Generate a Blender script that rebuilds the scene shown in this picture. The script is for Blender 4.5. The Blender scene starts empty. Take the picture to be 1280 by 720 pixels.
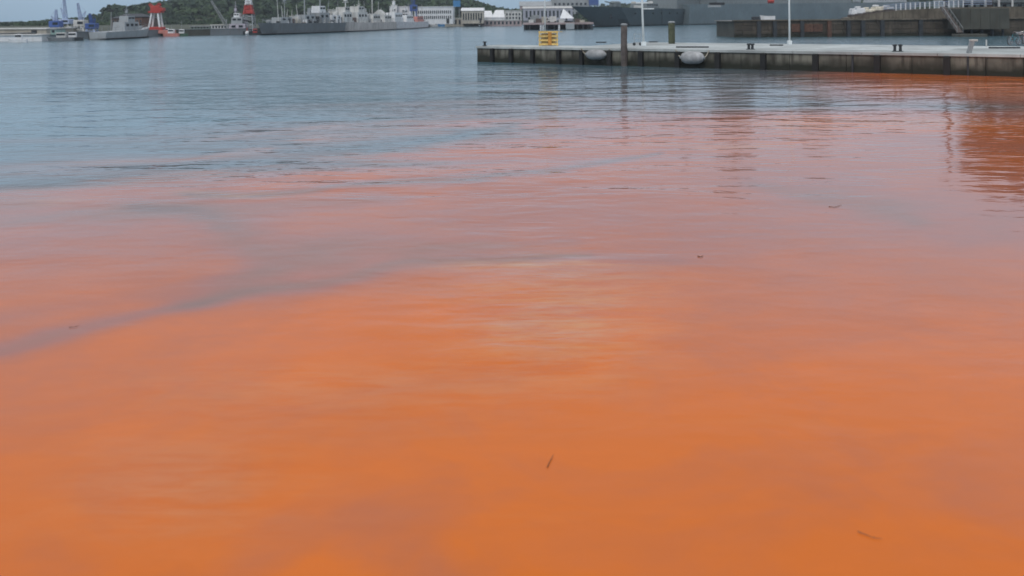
import bpy, math, random
import numpy as np
from mathutils import Vector, Matrix
S = bpy.context.scene
C = S.collection
R = math.radians
random.seed(7)
rng = np.random.default_rng(7)

# ------------------------------------------------------------------ camera
F, HC, ROLL = 1100.0, 4.5, 0.0085
cam = bpy.data.cameras.new('camera')
cam_o = bpy.data.objects.new('camera', cam); C.objects.link(cam_o)
ca, sa = math.cos(ROLL), math.sin(ROLL)
cam_o.matrix_world = Matrix(((ca, sa, 0, 0), (0, 0, -1, 0), (-sa, ca, 0, HC), (0, 0, 0, 1)))
cam.sensor_width = 36; cam.lens = F/1280*36
cam.shift_y = -340/1280
cam.clip_start = 0.1; cam.clip_end = 12000
cam.dof.use_dof = True; cam.dof.focus_distance = 22; cam.dof.aperture_fstop = 0.95
S.camera = cam_o

# ------------------------------------------------------------------ world, sun, exposure
SUN_EL, SUN_AZ = 50, -160          # azimuth from +Y towards +X
S.view_settings.view_transform = 'Standard'; S.view_settings.look = 'None'
S.view_settings.exposure = 0.0; S.view_settings.gamma = 1
W = bpy.data.worlds.new('World'); S.world = W; W.use_nodes = True
nt = W.node_tree; N = nt.nodes; L = nt.links; N.clear()
wo = N.new('ShaderNodeOutputWorld')
sky = N.new('ShaderNodeTexSky'); sky.sky_type = 'NISHITA'; sky.sun_disc = False
sky.sun_elevation = R(SUN_EL); sky.sun_rotation = R(SUN_AZ); sky.air_density = 1.0; sky.dust_density = 2.0
b1 = N.new('ShaderNodeBackground'); b1.inputs['Strength'].default_value = 0.11
L.new(sky.outputs[0], b1.inputs['Color'])
b2 = N.new('ShaderNodeBackground'); b2.inputs['Strength'].default_value = 1.0
tc = N.new('ShaderNodeTexCoord'); sep = N.new('ShaderNodeSeparateXYZ'); L.new(tc.outputs['Generated'], sep.inputs[0])
cr = N.new('ShaderNodeValToRGB'); L.new(sep.outputs['Z'], cr.inputs[0])
e = cr.color_ramp.elements
e[0].position = 0.0; e[0].color = (.28, .45, .61, 1)
e[1].position = 1.0; e[1].color = (.74, .76, .80, 1)
q = e.new(.09); q.color = (.46, .63, .80, 1)
q = e.new(.28); q.color = (.60, .65, .75, 1)
q = e.new(.6); q.color = (.66, .68, .73, 1)
mp = N.new('ShaderNodeMapping'); mp.inputs['Scale'].default_value = (1.3, 1.3, 5)
nz = N.new('ShaderNodeTexNoise'); nz.inputs['Scale'].default_value = 2.2; nz.inputs['Detail'].default_value = 6
L.new(tc.outputs['Generated'], mp.inputs[0]); L.new(mp.outputs[0], nz.inputs['Vector'])
mrc = N.new('ShaderNodeMapRange'); mrc.inputs[1].default_value = .35; mrc.inputs[2].default_value = .65
mrc.inputs[3].default_value = .96; mrc.inputs[4].default_value = 1.08
L.new(nz.outputs['Fac'], mrc.inputs[0])
mul = N.new('ShaderNodeVectorMath'); mul.operation = 'SCALE'
L.new(cr.outputs[0], mul.inputs[0]); L.new(mrc.outputs[0], mul.inputs['Scale'])
L.new(mul.outputs[0], b2.inputs['Color'])
mx = N.new('ShaderNodeMixShader')
mr2 = N.new('ShaderNodeMapRange'); mr2.inputs[1].default_value = .3; mr2.inputs[2].default_value = .7
mr2.inputs[3].default_value = .86; mr2.inputs[4].default_value = .98
L.new(nz.outputs['Fac'], mr2.inputs[0]); L.new(mr2.outputs[0], mx.inputs[0])
L.new(b1.outputs[0], mx.inputs[1]); L.new(b2.outputs[0], mx.inputs[2]); L.new(mx.outputs[0], wo.inputs[0])

sd = bpy.data.lights.new('sun', 'SUN'); sd.energy = 1.2; sd.angle = R(14); sd.color = (1, .96, .9)
so = bpy.data.objects.new('sun', sd); C.objects.link(so)
dirv = Vector((math.sin(R(SUN_AZ))*math.cos(R(SUN_EL)), math.cos(R(SUN_AZ))*math.cos(R(SUN_EL)), math.sin(R(SUN_EL))))
so.rotation_euler = dirv.to_track_quat('Z', 'Y').to_euler()
so.location = (0, 0, 100)
S.cycles.use_denoising = True
S.cycles.max_bounces = 6

# ------------------------------------------------------------------ picture point -> place
def ray(px, py):
    u, v = px-640, 20-py
    return (u*ca+v*sa, F, v*ca-u*sa)
def P(px, py, Y):
    r = ray(px, py); k = Y/F
    return Vector((r[0]*k, Y, HC+r[2]*k))
def G(px, py, z=0.0):
    r = ray(px, py); k = (z-HC)/r[2]
    return Vector((r[0]*k, r[1]*k, z))

# ------------------------------------------------------------------ materials
MATS = {}
def mat(name, col, rough=.6, var=.25, scale=1.5, metal=0.0, streak=0.0, streak_col=(.05, .04, .03), bump=.0, spec=.5):
    if name in MATS: return MATS[name]
    m = bpy.data.materials.new(name); m.use_nodes = True; MATS[name] = m
    n = m.node_tree.nodes; l = m.node_tree.links
    p = n['Principled BSDF']; p.inputs['Roughness'].default_value = rough; p.inputs['Metallic'].default_value = metal
    p.inputs['Specular IOR Level'].default_value = spec
    t = n.new('ShaderNodeTexCoord')
    a = n.new('ShaderNodeTexNoise'); a.inputs['Scale'].default_value = scale; a.inputs['Detail'].default_value = 6
    l.new(t.outputs['Object'], a.inputs['Vector'])
    mr = n.new('ShaderNodeMapRange'); mr.inputs[1].default_value = .3; mr.inputs[2].default_value = .7
    mr.inputs[3].default_value = 1-var; mr.inputs[4].default_value = 1+var
    l.new(a.outputs['Fac'], mr.inputs[0])
    oi = n.new('ShaderNodeObjectInfo'); mr3 = n.new('ShaderNodeMapRange')
    mr3.inputs[3].default_value = 1-var*.4; mr3.inputs[4].default_value = 1+var*.4
    l.new(oi.outputs['Random'], mr3.inputs[0])
    mm = n.new('ShaderNodeMath'); mm.operation = 'MULTIPLY'; l.new(mr.outputs[0], mm.inputs[0]); l.new(mr3.outputs[0], mm.inputs[1])
    sc = n.new('ShaderNodeVectorMath'); sc.operation = 'SCALE'; sc.inputs[0].default_value = col
    l.new(mm.outputs[0], sc.inputs['Scale'])
    out = sc.outputs[0]
    if streak:
        mpn = n.new('ShaderNodeMapping'); mpn.inputs['Scale'].default_value = (1, 1, .12)
        l.new(t.outputs['Object'], mpn.inputs[0])
        b = n.new('ShaderNodeTexNoise'); b.inputs['Scale'].default_value = 2.6; b.inputs['Detail'].default_value = 5
        l.new(mpn.outputs[0], b.inputs['Vector'])
        r2 = n.new('ShaderNodeMapRange'); r2.inputs[1].default_value = .45; r2.inputs[2].default_value = .68
        r2.inputs[3].default_value = 0; r2.inputs[4].default_value = streak
        l.new(b.outputs['Fac'], r2.inputs[0])
        mxc = n.new('ShaderNodeMix'); mxc.data_type = 'RGBA'
        l.new(r2.outputs[0], mxc.inputs[0]); l.new(out, mxc.inputs[6]); mxc.inputs[7].default_value = (*streak_col, 1)
        out = mxc.outputs[2]
    l.new(out, p.inputs['Base Color'])
    if bump:
        bp = n.new('ShaderNodeBump'); bp.inputs['Distance'].default_value = bump; bp.inputs['Strength'].default_value = .6
        l.new(a.outputs['Fac'], bp.inputs['Height']); l.new(bp.outputs[0], p.inputs['Normal'])
    return m

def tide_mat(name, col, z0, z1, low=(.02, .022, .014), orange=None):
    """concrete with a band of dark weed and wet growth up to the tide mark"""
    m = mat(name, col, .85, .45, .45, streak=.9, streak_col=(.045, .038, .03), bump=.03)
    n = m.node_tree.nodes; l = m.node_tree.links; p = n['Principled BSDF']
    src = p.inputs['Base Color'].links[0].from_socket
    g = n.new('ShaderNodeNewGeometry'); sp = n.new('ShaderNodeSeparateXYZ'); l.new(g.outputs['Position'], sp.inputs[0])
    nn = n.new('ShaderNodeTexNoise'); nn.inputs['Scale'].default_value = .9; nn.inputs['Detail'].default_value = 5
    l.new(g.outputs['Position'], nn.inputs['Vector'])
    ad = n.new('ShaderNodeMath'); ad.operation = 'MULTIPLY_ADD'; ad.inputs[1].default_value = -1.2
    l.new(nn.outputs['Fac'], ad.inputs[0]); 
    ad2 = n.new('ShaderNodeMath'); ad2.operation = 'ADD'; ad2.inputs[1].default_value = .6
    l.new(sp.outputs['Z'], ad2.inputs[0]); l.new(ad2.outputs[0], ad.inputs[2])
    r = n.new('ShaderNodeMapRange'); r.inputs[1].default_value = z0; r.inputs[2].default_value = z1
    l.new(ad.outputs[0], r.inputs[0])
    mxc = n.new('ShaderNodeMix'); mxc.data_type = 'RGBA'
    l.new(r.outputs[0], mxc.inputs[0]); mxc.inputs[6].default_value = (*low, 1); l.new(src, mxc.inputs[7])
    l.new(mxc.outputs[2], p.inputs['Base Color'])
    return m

M_deck = mat('pale_concrete', (.42, .455, .455), .9, .3, .3, bump=.01, streak=.35, streak_col=(.24, .25, .24))
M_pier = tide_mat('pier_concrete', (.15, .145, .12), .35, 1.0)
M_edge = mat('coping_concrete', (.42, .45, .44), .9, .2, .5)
M_rub = mat('black_rubber', (.012, .012, .012), .7, .3)
M_stone = tide_mat('quay_stone', (.070, .058, .044), .3, 1.1)
M_stone2 = mat('upper_stone', (.13, .115, .09), .9, .4, .5, streak=.6)
M_white = mat('white_paint', (.74, .76, .78), .45, .08, .8, streak=.2, streak_col=(.4, .36, .3))
M_dwhite = mat('weathered_white', (.56, .57, .56), .7, .2, .6, streak=.4, streak_col=(.3, .27, .22))
M_beige = mat('beige_panel', (.46, .43, .37), .7, .15, .5, streak=.3, streak_col=(.2, .16, .12))
M_navy = mat('naval_grey', (.17, .19, .205), .55, .12, .3, streak=.3, streak_col=(.12, .09, .07))
M_navyl = mat('pale_naval_grey', (.33, .36, .38), .55, .12, .4, streak=.25, streak_col=(.2, .17, .14))
M_destroyer = mat('destroyer_grey', (.075, .11, .125), .5, .15, .12, streak=.3, streak_col=(.04, .04, .04))
M_destroyer2 = mat('upperworks_grey', (.15, .18, .19), .5, .12, .12, streak=.2)
M_blueship = mat('blue_grey_hull', (.15, .20, .225), .5, .12, .2, streak=.3, streak_col=(.1, .1, .1))
M_boot = mat('black_boot_top', (.012, .013, .015), .6, .2)
M_glass = mat('dark_glass', (.02, .028, .035), .15, .2)
M_red = mat('red_paint', (.42, .05, .04), .5, .2)
M_pink = mat('faded_red_paint', (.5, .2, .17), .6, .2)
M_blue = mat('blue_paint', (.045, .10, .30), .5, .15)
M_pale_blue = mat('pale_blue_paint', (.34, .42, .60), .5, .15)
M_sky_blue = mat('bright_blue_panel', (.06, .22, .45), .5, .15)
M_yel = mat('yellow_paint', (.68, .47, .15), .5, .25, 3)
M_orange = mat('orange_paint', (.55, .26, .05), .5, .25, 3)
M_wood = mat('weathered_wood', (.10, .085, .08), .85, .35, 2.5, streak=.5, streak_col=(.045, .03, .02), bump=.02)
M_woodg = mat('green_wood', (.075, .085, .05), .85, .4, 2.5, streak=.5, streak_col=(.03, .035, .02), bump=.02)
M_rust = mat('rusty_steel', (.10, .05, .033), .8, .4, 3)
M_dark = mat('dark_steel', (.03, .035, .04), .6, .3)
M_slate = mat('slate_roof', (.045, .05, .06), .8, .25)
M_brick = mat('brown_brick', (.15, .085, .065), .9, .25, .8)
M_brown = mat('brown_wall', (.12, .09, .08), .9, .2, .6)
M_grey = mat('mid_grey_steel', (.25, .27, .28), .6, .2)
M_steelpole = mat('white_steel_pole', (.70, .75, .76), .4, .1)
M_fender = mat('fender_skin', (.35, .36, .37), .6, .35, 1.6, streak=.35, streak_col=(.16, .15, .14))
M_rope = mat('rope', (.34, .31, .25), .9, .2)
M_teal = mat('teal_paint', (.035, .17, .21), .4, .15)
M_chrome = mat('bright_metal', (.6, .62, .64), .25, .1, metal=.9)
M_ground = mat('quay_ground', (.22, .215, .20), .95, .3, .05)
M_soil = mat('hill_soil', (.035, .045, .022), .95, .3, .05)
M_pinkwall = mat('pinkish_concrete', (.36, .29, .29), .9, .2, .3)
M_shed = mat('dark_green_cladding', (.15, .16, .15), .8, .2, .2, streak=.5)
M_olive = mat('dark_olive_concrete', (.075, .078, .066), .9, .25, .3, streak=.4)
M_bark = mat('wet_twig', (.22, .085, .03), .8, .3, 20)

# ------------------------------------------------------------------ mesh helper
class MB:
    def __init__(s): s.v = []; s.f = []
    def add(s, vs, fs):
        o = len(s.v); s.v += [tuple(v) for v in vs]; s.f += [tuple(i+o for i in f) for f in fs]; return s
    def box(s, c, d, rz=0, b=0):
        c = Vector(c); x, y, z = d[0]/2, d[1]/2, d[2]/2; r = Matrix.Rotation(rz, 3, 'Z')
        if b <= 0:
            vs = [c+r@Vector((i*x, j*y, k*z)) for k in (-1, 1) for i, j in ((-1, -1), (1, -1), (1, 1), (-1, 1))]
            return s.add(vs, [(3, 2, 1, 0), (4, 5, 6, 7), (0, 1, 5, 4), (1, 2, 6, 5), (2, 3, 7, 6), (3, 0, 4, 7)])
        vs = []
        for k, ins in ((-1, b), (-1+b/z, 0), (1-b/z, 0), (1, b)):
            for i, j in ((-1, -1), (1, -1), (1, 1), (-1, 1)):
                vs.append(c+r@Vector((i*(x-ins), j*(y-ins), k*z)))
        fs = [(3, 2, 1, 0), (12, 13, 14, 15)]
        for q in range(3):
            for i in range(4):
                fs.append((q*4+i, q*4+(i+1) % 4, q*4+4+(i+1) % 4, q*4+4+i))
        return s.add(vs, fs)
    def bar(s, a, b, w, h=None):
        """square bar from a to b"""
        a, b = Vector(a), Vector(b); h = h or w; d = (b-a).normalized()
        up = Vector((0, 0, 1)) if abs(d.z) < .95 else Vector((0, 1, 0))
        x = d.cross(up).normalized()*w/2; y = x.cross(d).normalized()*h/2
        vs = [p+i*x+j*y for p in (a, b) for i, j in ((-1, -1), (1, -1), (1, 1), (-1, 1))]
        return s.add(vs, [(3, 2, 1, 0), (4, 5, 6, 7), (0, 1, 5, 4), (1, 2, 6, 5), (2, 3, 7, 6), (3, 0, 4, 7)])
    def tube(s, pts, r, n=8, caps=True):
        pts = [Vector(p) for p in pts]; rr = r if isinstance(r, (list, tuple)) else [r]*len(pts)
        vs = []; fs = []
        for k, p in enumerate(pts):
            d = (pts[min(k+1, len(pts)-1)]-pts[max(k-1, 0)]).normalized()
            up = Vector((0, 0, 1)) if abs(d.z) < .9 else Vector((1, 0, 0))
            x = d.cross(up).normalized(); y = x.cross(d)
            for i in range(n):
                a = 2*math.pi*i/n; vs.append(p+(x*math.cos(a)+y*math.sin(a))*rr[k])
        for k in range(len(pts)-1):
            for i in range(n): fs.append((k*n+i, k*n+(i+1) % n, (k+1)*n+(i+1) % n, (k+1)*n+i))
        if caps: fs += [tuple(range(n-1, -1, -1)), tuple((len(pts)-1)*n+i for i in range(n))]
        return s.add(vs, fs)
    def prism(s, poly, z0, z1):
        n = len(poly); vs = [(p[0], p[1], z0) for p in poly]+[(p[0], p[1], z1) for p in poly]
        fs = [tuple(range(n-1, -1, -1)), tuple(range(n, 2*n))]+[(i, (i+1) % n, n+(i+1) % n, n+i) for i in range(n)]
        return s.add(vs, fs)
    def sphere(s, c, r, n=10, m=6, sc=(1, 1, 1)):
        c = Vector(c); pts = []
        vs = [c+Vector((0, 0, -r*sc[2]))]
        for k in range(1, m):
            t = -math.pi/2+math.pi*k/m
            for i in range(n):
                a = 2*math.pi*i/n; vs.append(c+Vector((r*sc[0]*math.cos(t)*math.cos(a), r*sc[1]*math.cos(t)*math.sin(a), r*sc[2]*math.sin(t))))
        vs.append(c+Vector((0, 0, r*sc[2]))); fs = []
        for i in range(n): fs.append((0, 1+(i+1) % n, 1+i))
        for k in range(m-2):
            for i in range(n): fs.append((1+k*n+i, 1+k*n+(i+1) % n, 1+(k+1)*n+(i+1) % n, 1+(k+1)*n+i))
        q = 1+(m-2)*n
        for i in range(n): fs.append((q+i, q+(i+1) % n, len(vs)-1))
        return s.add(vs, fs)
    def build(s, name, m, parent=None, smooth=False, origin=None):
        me = bpy.data.meshes.new(name)
        o = origin
        if o is None and parent is not None: o = parent_world(parent)
        if o is None:
            xs = np.array(s.v); o = Vector(((xs[:, 0].min()+xs[:, 0].max())/2, (xs[:, 1].min()+xs[:, 1].max())/2, xs[:, 2].min()))
        me.from_pydata([(v[0]-o[0], v[1]-o[1], v[2]-o[2]) for v in s.v], [], s.f); me.update()
        if smooth: me.polygons.foreach_set('use_smooth', [True]*len(me.polygons))
        me.materials.append(m)
        ob = bpy.data.objects.new(name, me); C.objects.link(ob)
        ob['wo'] = tuple(o)
        if parent is not None:
            po = parent_world(parent); ob.parent = parent; ob.location = Vector(o)-Vector(po)
        else: ob.location = o
        return ob
def parent_world(p): return Vector(tuple(p['wo']))
def tag(o, label=None, cat=None, group=None, kind=None):
    if label: o['label'] = label
    if cat: o['category'] = cat
    if group: o['group'] = group
    if kind: o['kind'] = kind
    return o
def thing(name, loc, label, cat, group=None):
    o = bpy.data.objects.new(name, None); C.objects.link(o); o.location = loc; o['wo'] = tuple(loc)
    o.empty_display_size = .5
    return tag(o, label, cat, group)
def copy_tree(o, parent=None, loc=None):
    c = o.copy(); C.objects.link(c)
    if parent is not None: c.parent = parent
    if loc is not None: c.location = loc
    for ch in list(o.children): copy_tree(ch, c)
    return c

# ------------------------------------------------------------------ water
rows = list(-np.geomspace(1500, 3, 16))+list(np.linspace(-1, 3, 12))
y = 3.0
while y < 620: y *= 1.0115; rows.append(y)
rows += list(np.geomspace(650, 2950, 10))
ys = np.array(rows)
s_ = np.arange(0, 4.25, .021); xs = 6*np.sinh(s_); xs = np.concatenate([xs, np.geomspace(230, 2950, 10)])
xs = np.concatenate([-xs[:0:-1], xs])
X, Y = np.meshgrid(xs, ys)
Yc = np.maximum(Y, 2.2)
def vnoise(x, y, seed):
    r = np.random.default_rng(seed).random((256, 256)); xi = np.floor(x).astype(int); yi = np.floor(y).astype(int)
    fx, fy = x-xi, y-yi; fx = fx*fx*(3-2*fx); fy = fy*fy*(3-2*fy); g = lambda a, b: r[a & 255, b & 255]
    return (g(xi, yi)*(1-fx)+g(xi+1, yi)*fx)*(1-fy)+(g(xi, yi+1)*(1-fx)+g(xi+1, yi+1)*fx)*fy-.5
wx = np.zeros_like(X); wy_ = np.zeros_like(X); amp = np.clip(Yc/26, .12, 1.3)
for k, wl in enumerate((12., 7., 4., 2.1, 1.0, .5)):
    q_ = (.16, .22, .36, .5, .55, .5)[k]
    wx = wx+vnoise(X/wl+wy_*.35, Yc/wl, 10+k)*wl*q_*amp; wy_ = wy_+vnoise(X/wl/1.3, Yc/wl+wx*.2, 40+k)*wl*q_*amp
Xw = X+wx; Yw = np.maximum(Yc+wy_, 2.2)
u = F*Xw/Yw; v = -F*HC/Yw                   # straight picture axes of the photograph's standpoint
PX = 640+(u*ca-v*sa); PY = 20-(v*ca+u*sa)
PX = np.clip(PX, -900, 2200)
def sm(x, a, b):
    t = np.clip((x-a)/(b-a), 0, 1); return t*t*(3-2*t)
bx = [-900, 0, 150, 300, 400, 500, 600, 700, 800, 900, 1000, 1280, 2200]
by = [262, 236, 222, 211, 200, 186, 170, 156, 150, 142, 138, 132, 120]
B = np.interp(PX, bx, by)+46*vnoise(X/11+7, Yc/1.5, 77)*sm(Yc, 8, 18)*(1-.6*sm(PX, 500, 900))+14*vnoise(X/3+7, Yc/.7, 78)
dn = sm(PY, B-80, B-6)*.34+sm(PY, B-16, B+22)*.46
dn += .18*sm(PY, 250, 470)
# reddish water held against the pier on its right half
patch = sm(PX, 950, 1120)*sm(PY, 60, 84)*(1-sm(PY, 118, 150))
dn = np.maximum(dn, .85*patch)
dn = dn*(1-.4*np.exp(-(((PX-1020)/170)**2+((PY-128)/14)**2)))
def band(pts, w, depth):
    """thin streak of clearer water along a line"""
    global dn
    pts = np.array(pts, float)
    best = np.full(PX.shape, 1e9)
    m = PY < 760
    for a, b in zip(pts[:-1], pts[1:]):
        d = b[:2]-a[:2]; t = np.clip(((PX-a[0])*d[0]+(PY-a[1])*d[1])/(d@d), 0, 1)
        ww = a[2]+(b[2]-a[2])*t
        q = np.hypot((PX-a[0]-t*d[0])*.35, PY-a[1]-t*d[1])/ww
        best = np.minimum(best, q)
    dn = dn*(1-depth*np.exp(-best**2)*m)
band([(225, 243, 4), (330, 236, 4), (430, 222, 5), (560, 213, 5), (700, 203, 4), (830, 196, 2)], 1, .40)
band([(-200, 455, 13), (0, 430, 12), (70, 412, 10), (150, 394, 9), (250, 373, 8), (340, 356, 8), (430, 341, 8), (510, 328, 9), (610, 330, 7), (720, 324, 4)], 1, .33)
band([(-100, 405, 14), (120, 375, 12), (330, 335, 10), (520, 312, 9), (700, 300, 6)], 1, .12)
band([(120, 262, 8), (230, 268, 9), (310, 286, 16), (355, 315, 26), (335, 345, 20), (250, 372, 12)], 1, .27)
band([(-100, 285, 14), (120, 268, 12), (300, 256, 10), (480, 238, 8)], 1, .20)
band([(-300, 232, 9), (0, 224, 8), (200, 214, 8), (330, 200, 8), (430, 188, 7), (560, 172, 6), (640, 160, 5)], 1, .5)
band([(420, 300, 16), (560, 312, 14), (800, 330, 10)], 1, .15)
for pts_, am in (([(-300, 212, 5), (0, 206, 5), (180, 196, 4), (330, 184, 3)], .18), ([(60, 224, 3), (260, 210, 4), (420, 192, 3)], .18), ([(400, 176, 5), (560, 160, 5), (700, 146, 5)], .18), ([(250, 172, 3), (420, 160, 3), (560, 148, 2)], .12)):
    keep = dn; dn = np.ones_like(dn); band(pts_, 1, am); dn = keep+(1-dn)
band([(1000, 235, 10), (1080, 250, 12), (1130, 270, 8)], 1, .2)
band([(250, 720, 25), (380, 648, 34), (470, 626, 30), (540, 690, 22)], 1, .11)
dn = np.where(Y < 3, 1.0, dn)-.10*np.exp(-((PY-275)/85)**2)
# patches of livelier ripples
u0 = F*X/Yc; v0 = -F*HC/Yc; QX = np.clip(640+(u0*ca-v0*sa), -900, 2200); QY_ = 20-(v0*ca+u0*sa)
rp = .36-.14*sm(QY_, 190, 290)+.75*(1-sm(QY_, 70, 190))*(1-.7*sm(QX, 560, 700)*sm(QY_, 62, 80))
rp += .8*(1-sm(QY_, 45, 105))
rp += .8*np.exp(-(((QX-420)/210)**2+((QY_-115)/42)**2))
rp += .9*np.exp(-(((QX-665)/125)**2+((QY_-400)/75)**2))
rp += .35*np.exp(-(((QX-300)/300)**2+((QY_-215)/30)**2))
rp -= .12*sm(QX, 1050, 1180)*sm(QY_, 110, 150)*(1-sm(QY_, 300, 360))
rp *= (.5+.5*sm(-QY_, -420, -170))
# bright sky reflections and glints, painted as pale patches into the water colour
sky_sheen = .75*np.exp(-(((PX-665)/115)**2+((PY-400)/70)**2))+.7*np.exp(-(((PX-640)/95)**2+((PY-337)/5)**2))
sky_sheen += .9*np.exp(-(((PX-290)/75)**2+((PY-241)/4.5)**2))+.6*np.exp(-(((PX-900)/120)**2+((PY-184)/5)**2))
sky_sheen += .55*np.exp(-(((PX-1130)/130)**2+((PY-160)/6)**2))+.5*np.exp(-(((PX-20)/60)**2+((PY-250)/5)**2))
sky_sheen += .35*np.exp(-(((PX-220)/150)**2+((PY-600)/60)**2))+.3*np.exp(-(((PX-380)/200)**2+((PY-480)/40)**2))
nV = X.size; ny, nx = X.shape
idx = np.arange(nV).reshape(ny, nx)
faces = np.stack([idx[:-1, :-1], idx[:-1, 1:], idx[1:, 1:], idx[1:, :-1]], -1).reshape(-1, 4)
me = bpy.data.meshes.new('water')
me.vertices.add(nV); me.vertices.foreach_set('co', np.stack([X, Y, np.zeros_like(X)], -1).ravel())
me.loops.add(faces.size); me.loops.foreach_set('vertex_index', faces.ravel())
me.polygons.add(len(faces)); me.polygons.foreach_set('loop_start', np.arange(0, faces.size, 4)); 
me.update(calc_edges=True)
for nm, arr in (('algae', dn), ('ripple', rp), ('sky_sheen', sky_sheen)):
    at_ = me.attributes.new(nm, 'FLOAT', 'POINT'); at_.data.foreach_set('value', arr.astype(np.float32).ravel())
me.polygons.foreach_set('use_smooth', [True]*len(faces))
water = bpy.data.objects.new('water', me); C.objects.link(water); tag(water, kind='structure')
m = bpy.data.materials.new('water'); m.use_nodes = True; me.materials.append(m)
n = m.node_tree.nodes; l = m.node_tree.links; p = n['Principled BSDF']
def mth(op, a, b=None, c=None):
    x = n.new('ShaderNodeMath'); x.operation = op
    for i, q in enumerate((a, b, c)):
        if q is None: continue
        if isinstance(q, (int, float)): x.inputs[i].default_value = q
        else: l.new(q, x.inputs[i])
    return x.outputs[0]
def noise(vec, scale, detail, sx=1, sy=1, rough=.5, dist=0):
    mpn = n.new('ShaderNodeMapping'); mpn.inputs['Scale'].default_value = (sx, sy, 1); l.new(vec, mpn.inputs[0])
    z = n.new('ShaderNodeTexNoise'); z.inputs['Scale'].default_value = scale; z.inputs['Detail'].default_value = detail
    z.inputs['Roughness'].default_value = rough; z.inputs['Distortion'].default_value = dist
    l.new(mpn.outputs[0], z.inputs['Vector']); return z.outputs['Fac']
t = n.new('ShaderNodeTexCoord'); V = t.outputs['Object']
aA = n.new('ShaderNodeAttribute'); aA.attribute_name = 'algae'
aR = n.new('ShaderNodeAttribute'); aR.attribute_name = 'ripple'
n1 = noise(V, .11, 5, .75, .8, .52, 1.0)
n2 = noise(V, .5, 5, .8, .9, .55, 1.4)
n3 = noise(V, 2.2, 4, .7, 1.0, .5, .6)
dv = mth('ADD', mth('MULTIPLY', mth('SUBTRACT', n1, .5), .8), mth('MULTIPLY', mth('SUBTRACT', n2, .5), .30))
dv = mth('ADD', dv, mth('MULTIPLY', mth('SUBTRACT', n3, .5), .06))
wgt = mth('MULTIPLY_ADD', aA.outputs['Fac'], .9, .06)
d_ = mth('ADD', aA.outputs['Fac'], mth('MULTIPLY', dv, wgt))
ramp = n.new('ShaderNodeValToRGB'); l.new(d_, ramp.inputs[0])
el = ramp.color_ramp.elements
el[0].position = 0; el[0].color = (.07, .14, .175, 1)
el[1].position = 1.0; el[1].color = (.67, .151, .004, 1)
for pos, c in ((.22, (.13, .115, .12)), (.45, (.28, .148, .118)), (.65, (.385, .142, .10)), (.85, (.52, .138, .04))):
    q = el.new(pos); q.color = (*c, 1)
aF = n.new('ShaderNodeAttribute'); aF.attribute_name = 'sky_sheen'
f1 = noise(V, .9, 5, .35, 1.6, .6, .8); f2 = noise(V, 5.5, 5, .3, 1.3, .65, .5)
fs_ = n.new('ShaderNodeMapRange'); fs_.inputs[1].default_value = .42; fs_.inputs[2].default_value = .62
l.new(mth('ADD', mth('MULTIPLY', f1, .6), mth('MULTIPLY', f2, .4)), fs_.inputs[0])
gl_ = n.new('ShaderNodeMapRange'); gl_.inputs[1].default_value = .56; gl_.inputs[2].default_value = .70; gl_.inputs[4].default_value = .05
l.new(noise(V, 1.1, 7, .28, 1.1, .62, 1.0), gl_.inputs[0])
mxf = n.new('ShaderNodeMix'); mxf.data_type = 'RGBA'; mxf.inputs[7].default_value = (.62, .37, .20, 1)  # pale tint mixed into the base colour as painted sky sheen
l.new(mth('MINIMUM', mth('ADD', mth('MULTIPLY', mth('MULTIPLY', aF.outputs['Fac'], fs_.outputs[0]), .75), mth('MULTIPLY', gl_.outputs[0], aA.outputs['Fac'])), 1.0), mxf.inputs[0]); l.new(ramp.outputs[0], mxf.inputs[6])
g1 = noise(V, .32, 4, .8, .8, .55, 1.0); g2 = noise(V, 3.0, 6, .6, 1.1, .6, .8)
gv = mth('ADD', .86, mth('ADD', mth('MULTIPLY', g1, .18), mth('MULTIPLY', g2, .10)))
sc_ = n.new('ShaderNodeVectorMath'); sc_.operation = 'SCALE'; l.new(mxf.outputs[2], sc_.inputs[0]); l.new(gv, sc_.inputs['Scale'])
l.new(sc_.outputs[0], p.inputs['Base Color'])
p.inputs['IOR'].default_value = 1.333; l.new(mth('MULTIPLY_ADD', aR.outputs['Fac'], .06, .04), p.inputs['Roughness'])
w1 = noise(V, .42, 3, .62, 1.25, .5, .3)
w2 = noise(V, 1.5, 3, .6, 1.3, .5, .4)
w3 = noise(V, 5.0, 2, .7, 1.2)
h = mth('ADD', mth('MULTIPLY', w1, .26), mth('ADD', mth('MULTIPLY', w2, .060), mth('MULTIPLY', w3, .006)))
wz = noise(V, .06, 3, .5, 1.3)
h = mth('MULTIPLY', h, mth('MULTIPLY', aR.outputs['Fac'], mth('MULTIPLY_ADD', wz, 3.2, -.6)))
bp = n.new('ShaderNodeBump'); bp.inputs['Strength'].default_value = 1; bp.inputs['Distance'].default_value = 1.0
l.new(h, bp.inputs['Height']); l.new(bp.outputs[0], p.inputs['Normal'])

# ------------------------------------------------------------------ the land
shore_px = [(-500, 66), (-200, 58), (0, 51.5), (110, 48.5), (200, 45.5), (320, 43), (420, 39.5), (480, 37), (540, 33.2), (600, 31), (700, 29), (860, 26.0), (1150, 23.0)]
shore = [G(a, b) for a, b in shore_px]
def shore_at(px, back=0.0):
    a = [q[0] for q in shore_px]; b = [q[1] for q in shore_px]
    g = G(px, float(np.interp(px, a, b))); return Vector((g.x, g.y+back, 0))
poly = [(q.x, q.y) for q in shore]+[(1500, 800), (1500, 1500), (-1500, 1500), (-1500, 200)]
tag(MB().prism(poly, -2, 1.55).build('shore_ground', mat('rough_grass', (.06, .07, .045), .95, .35, .06)), kind='structure')
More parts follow.
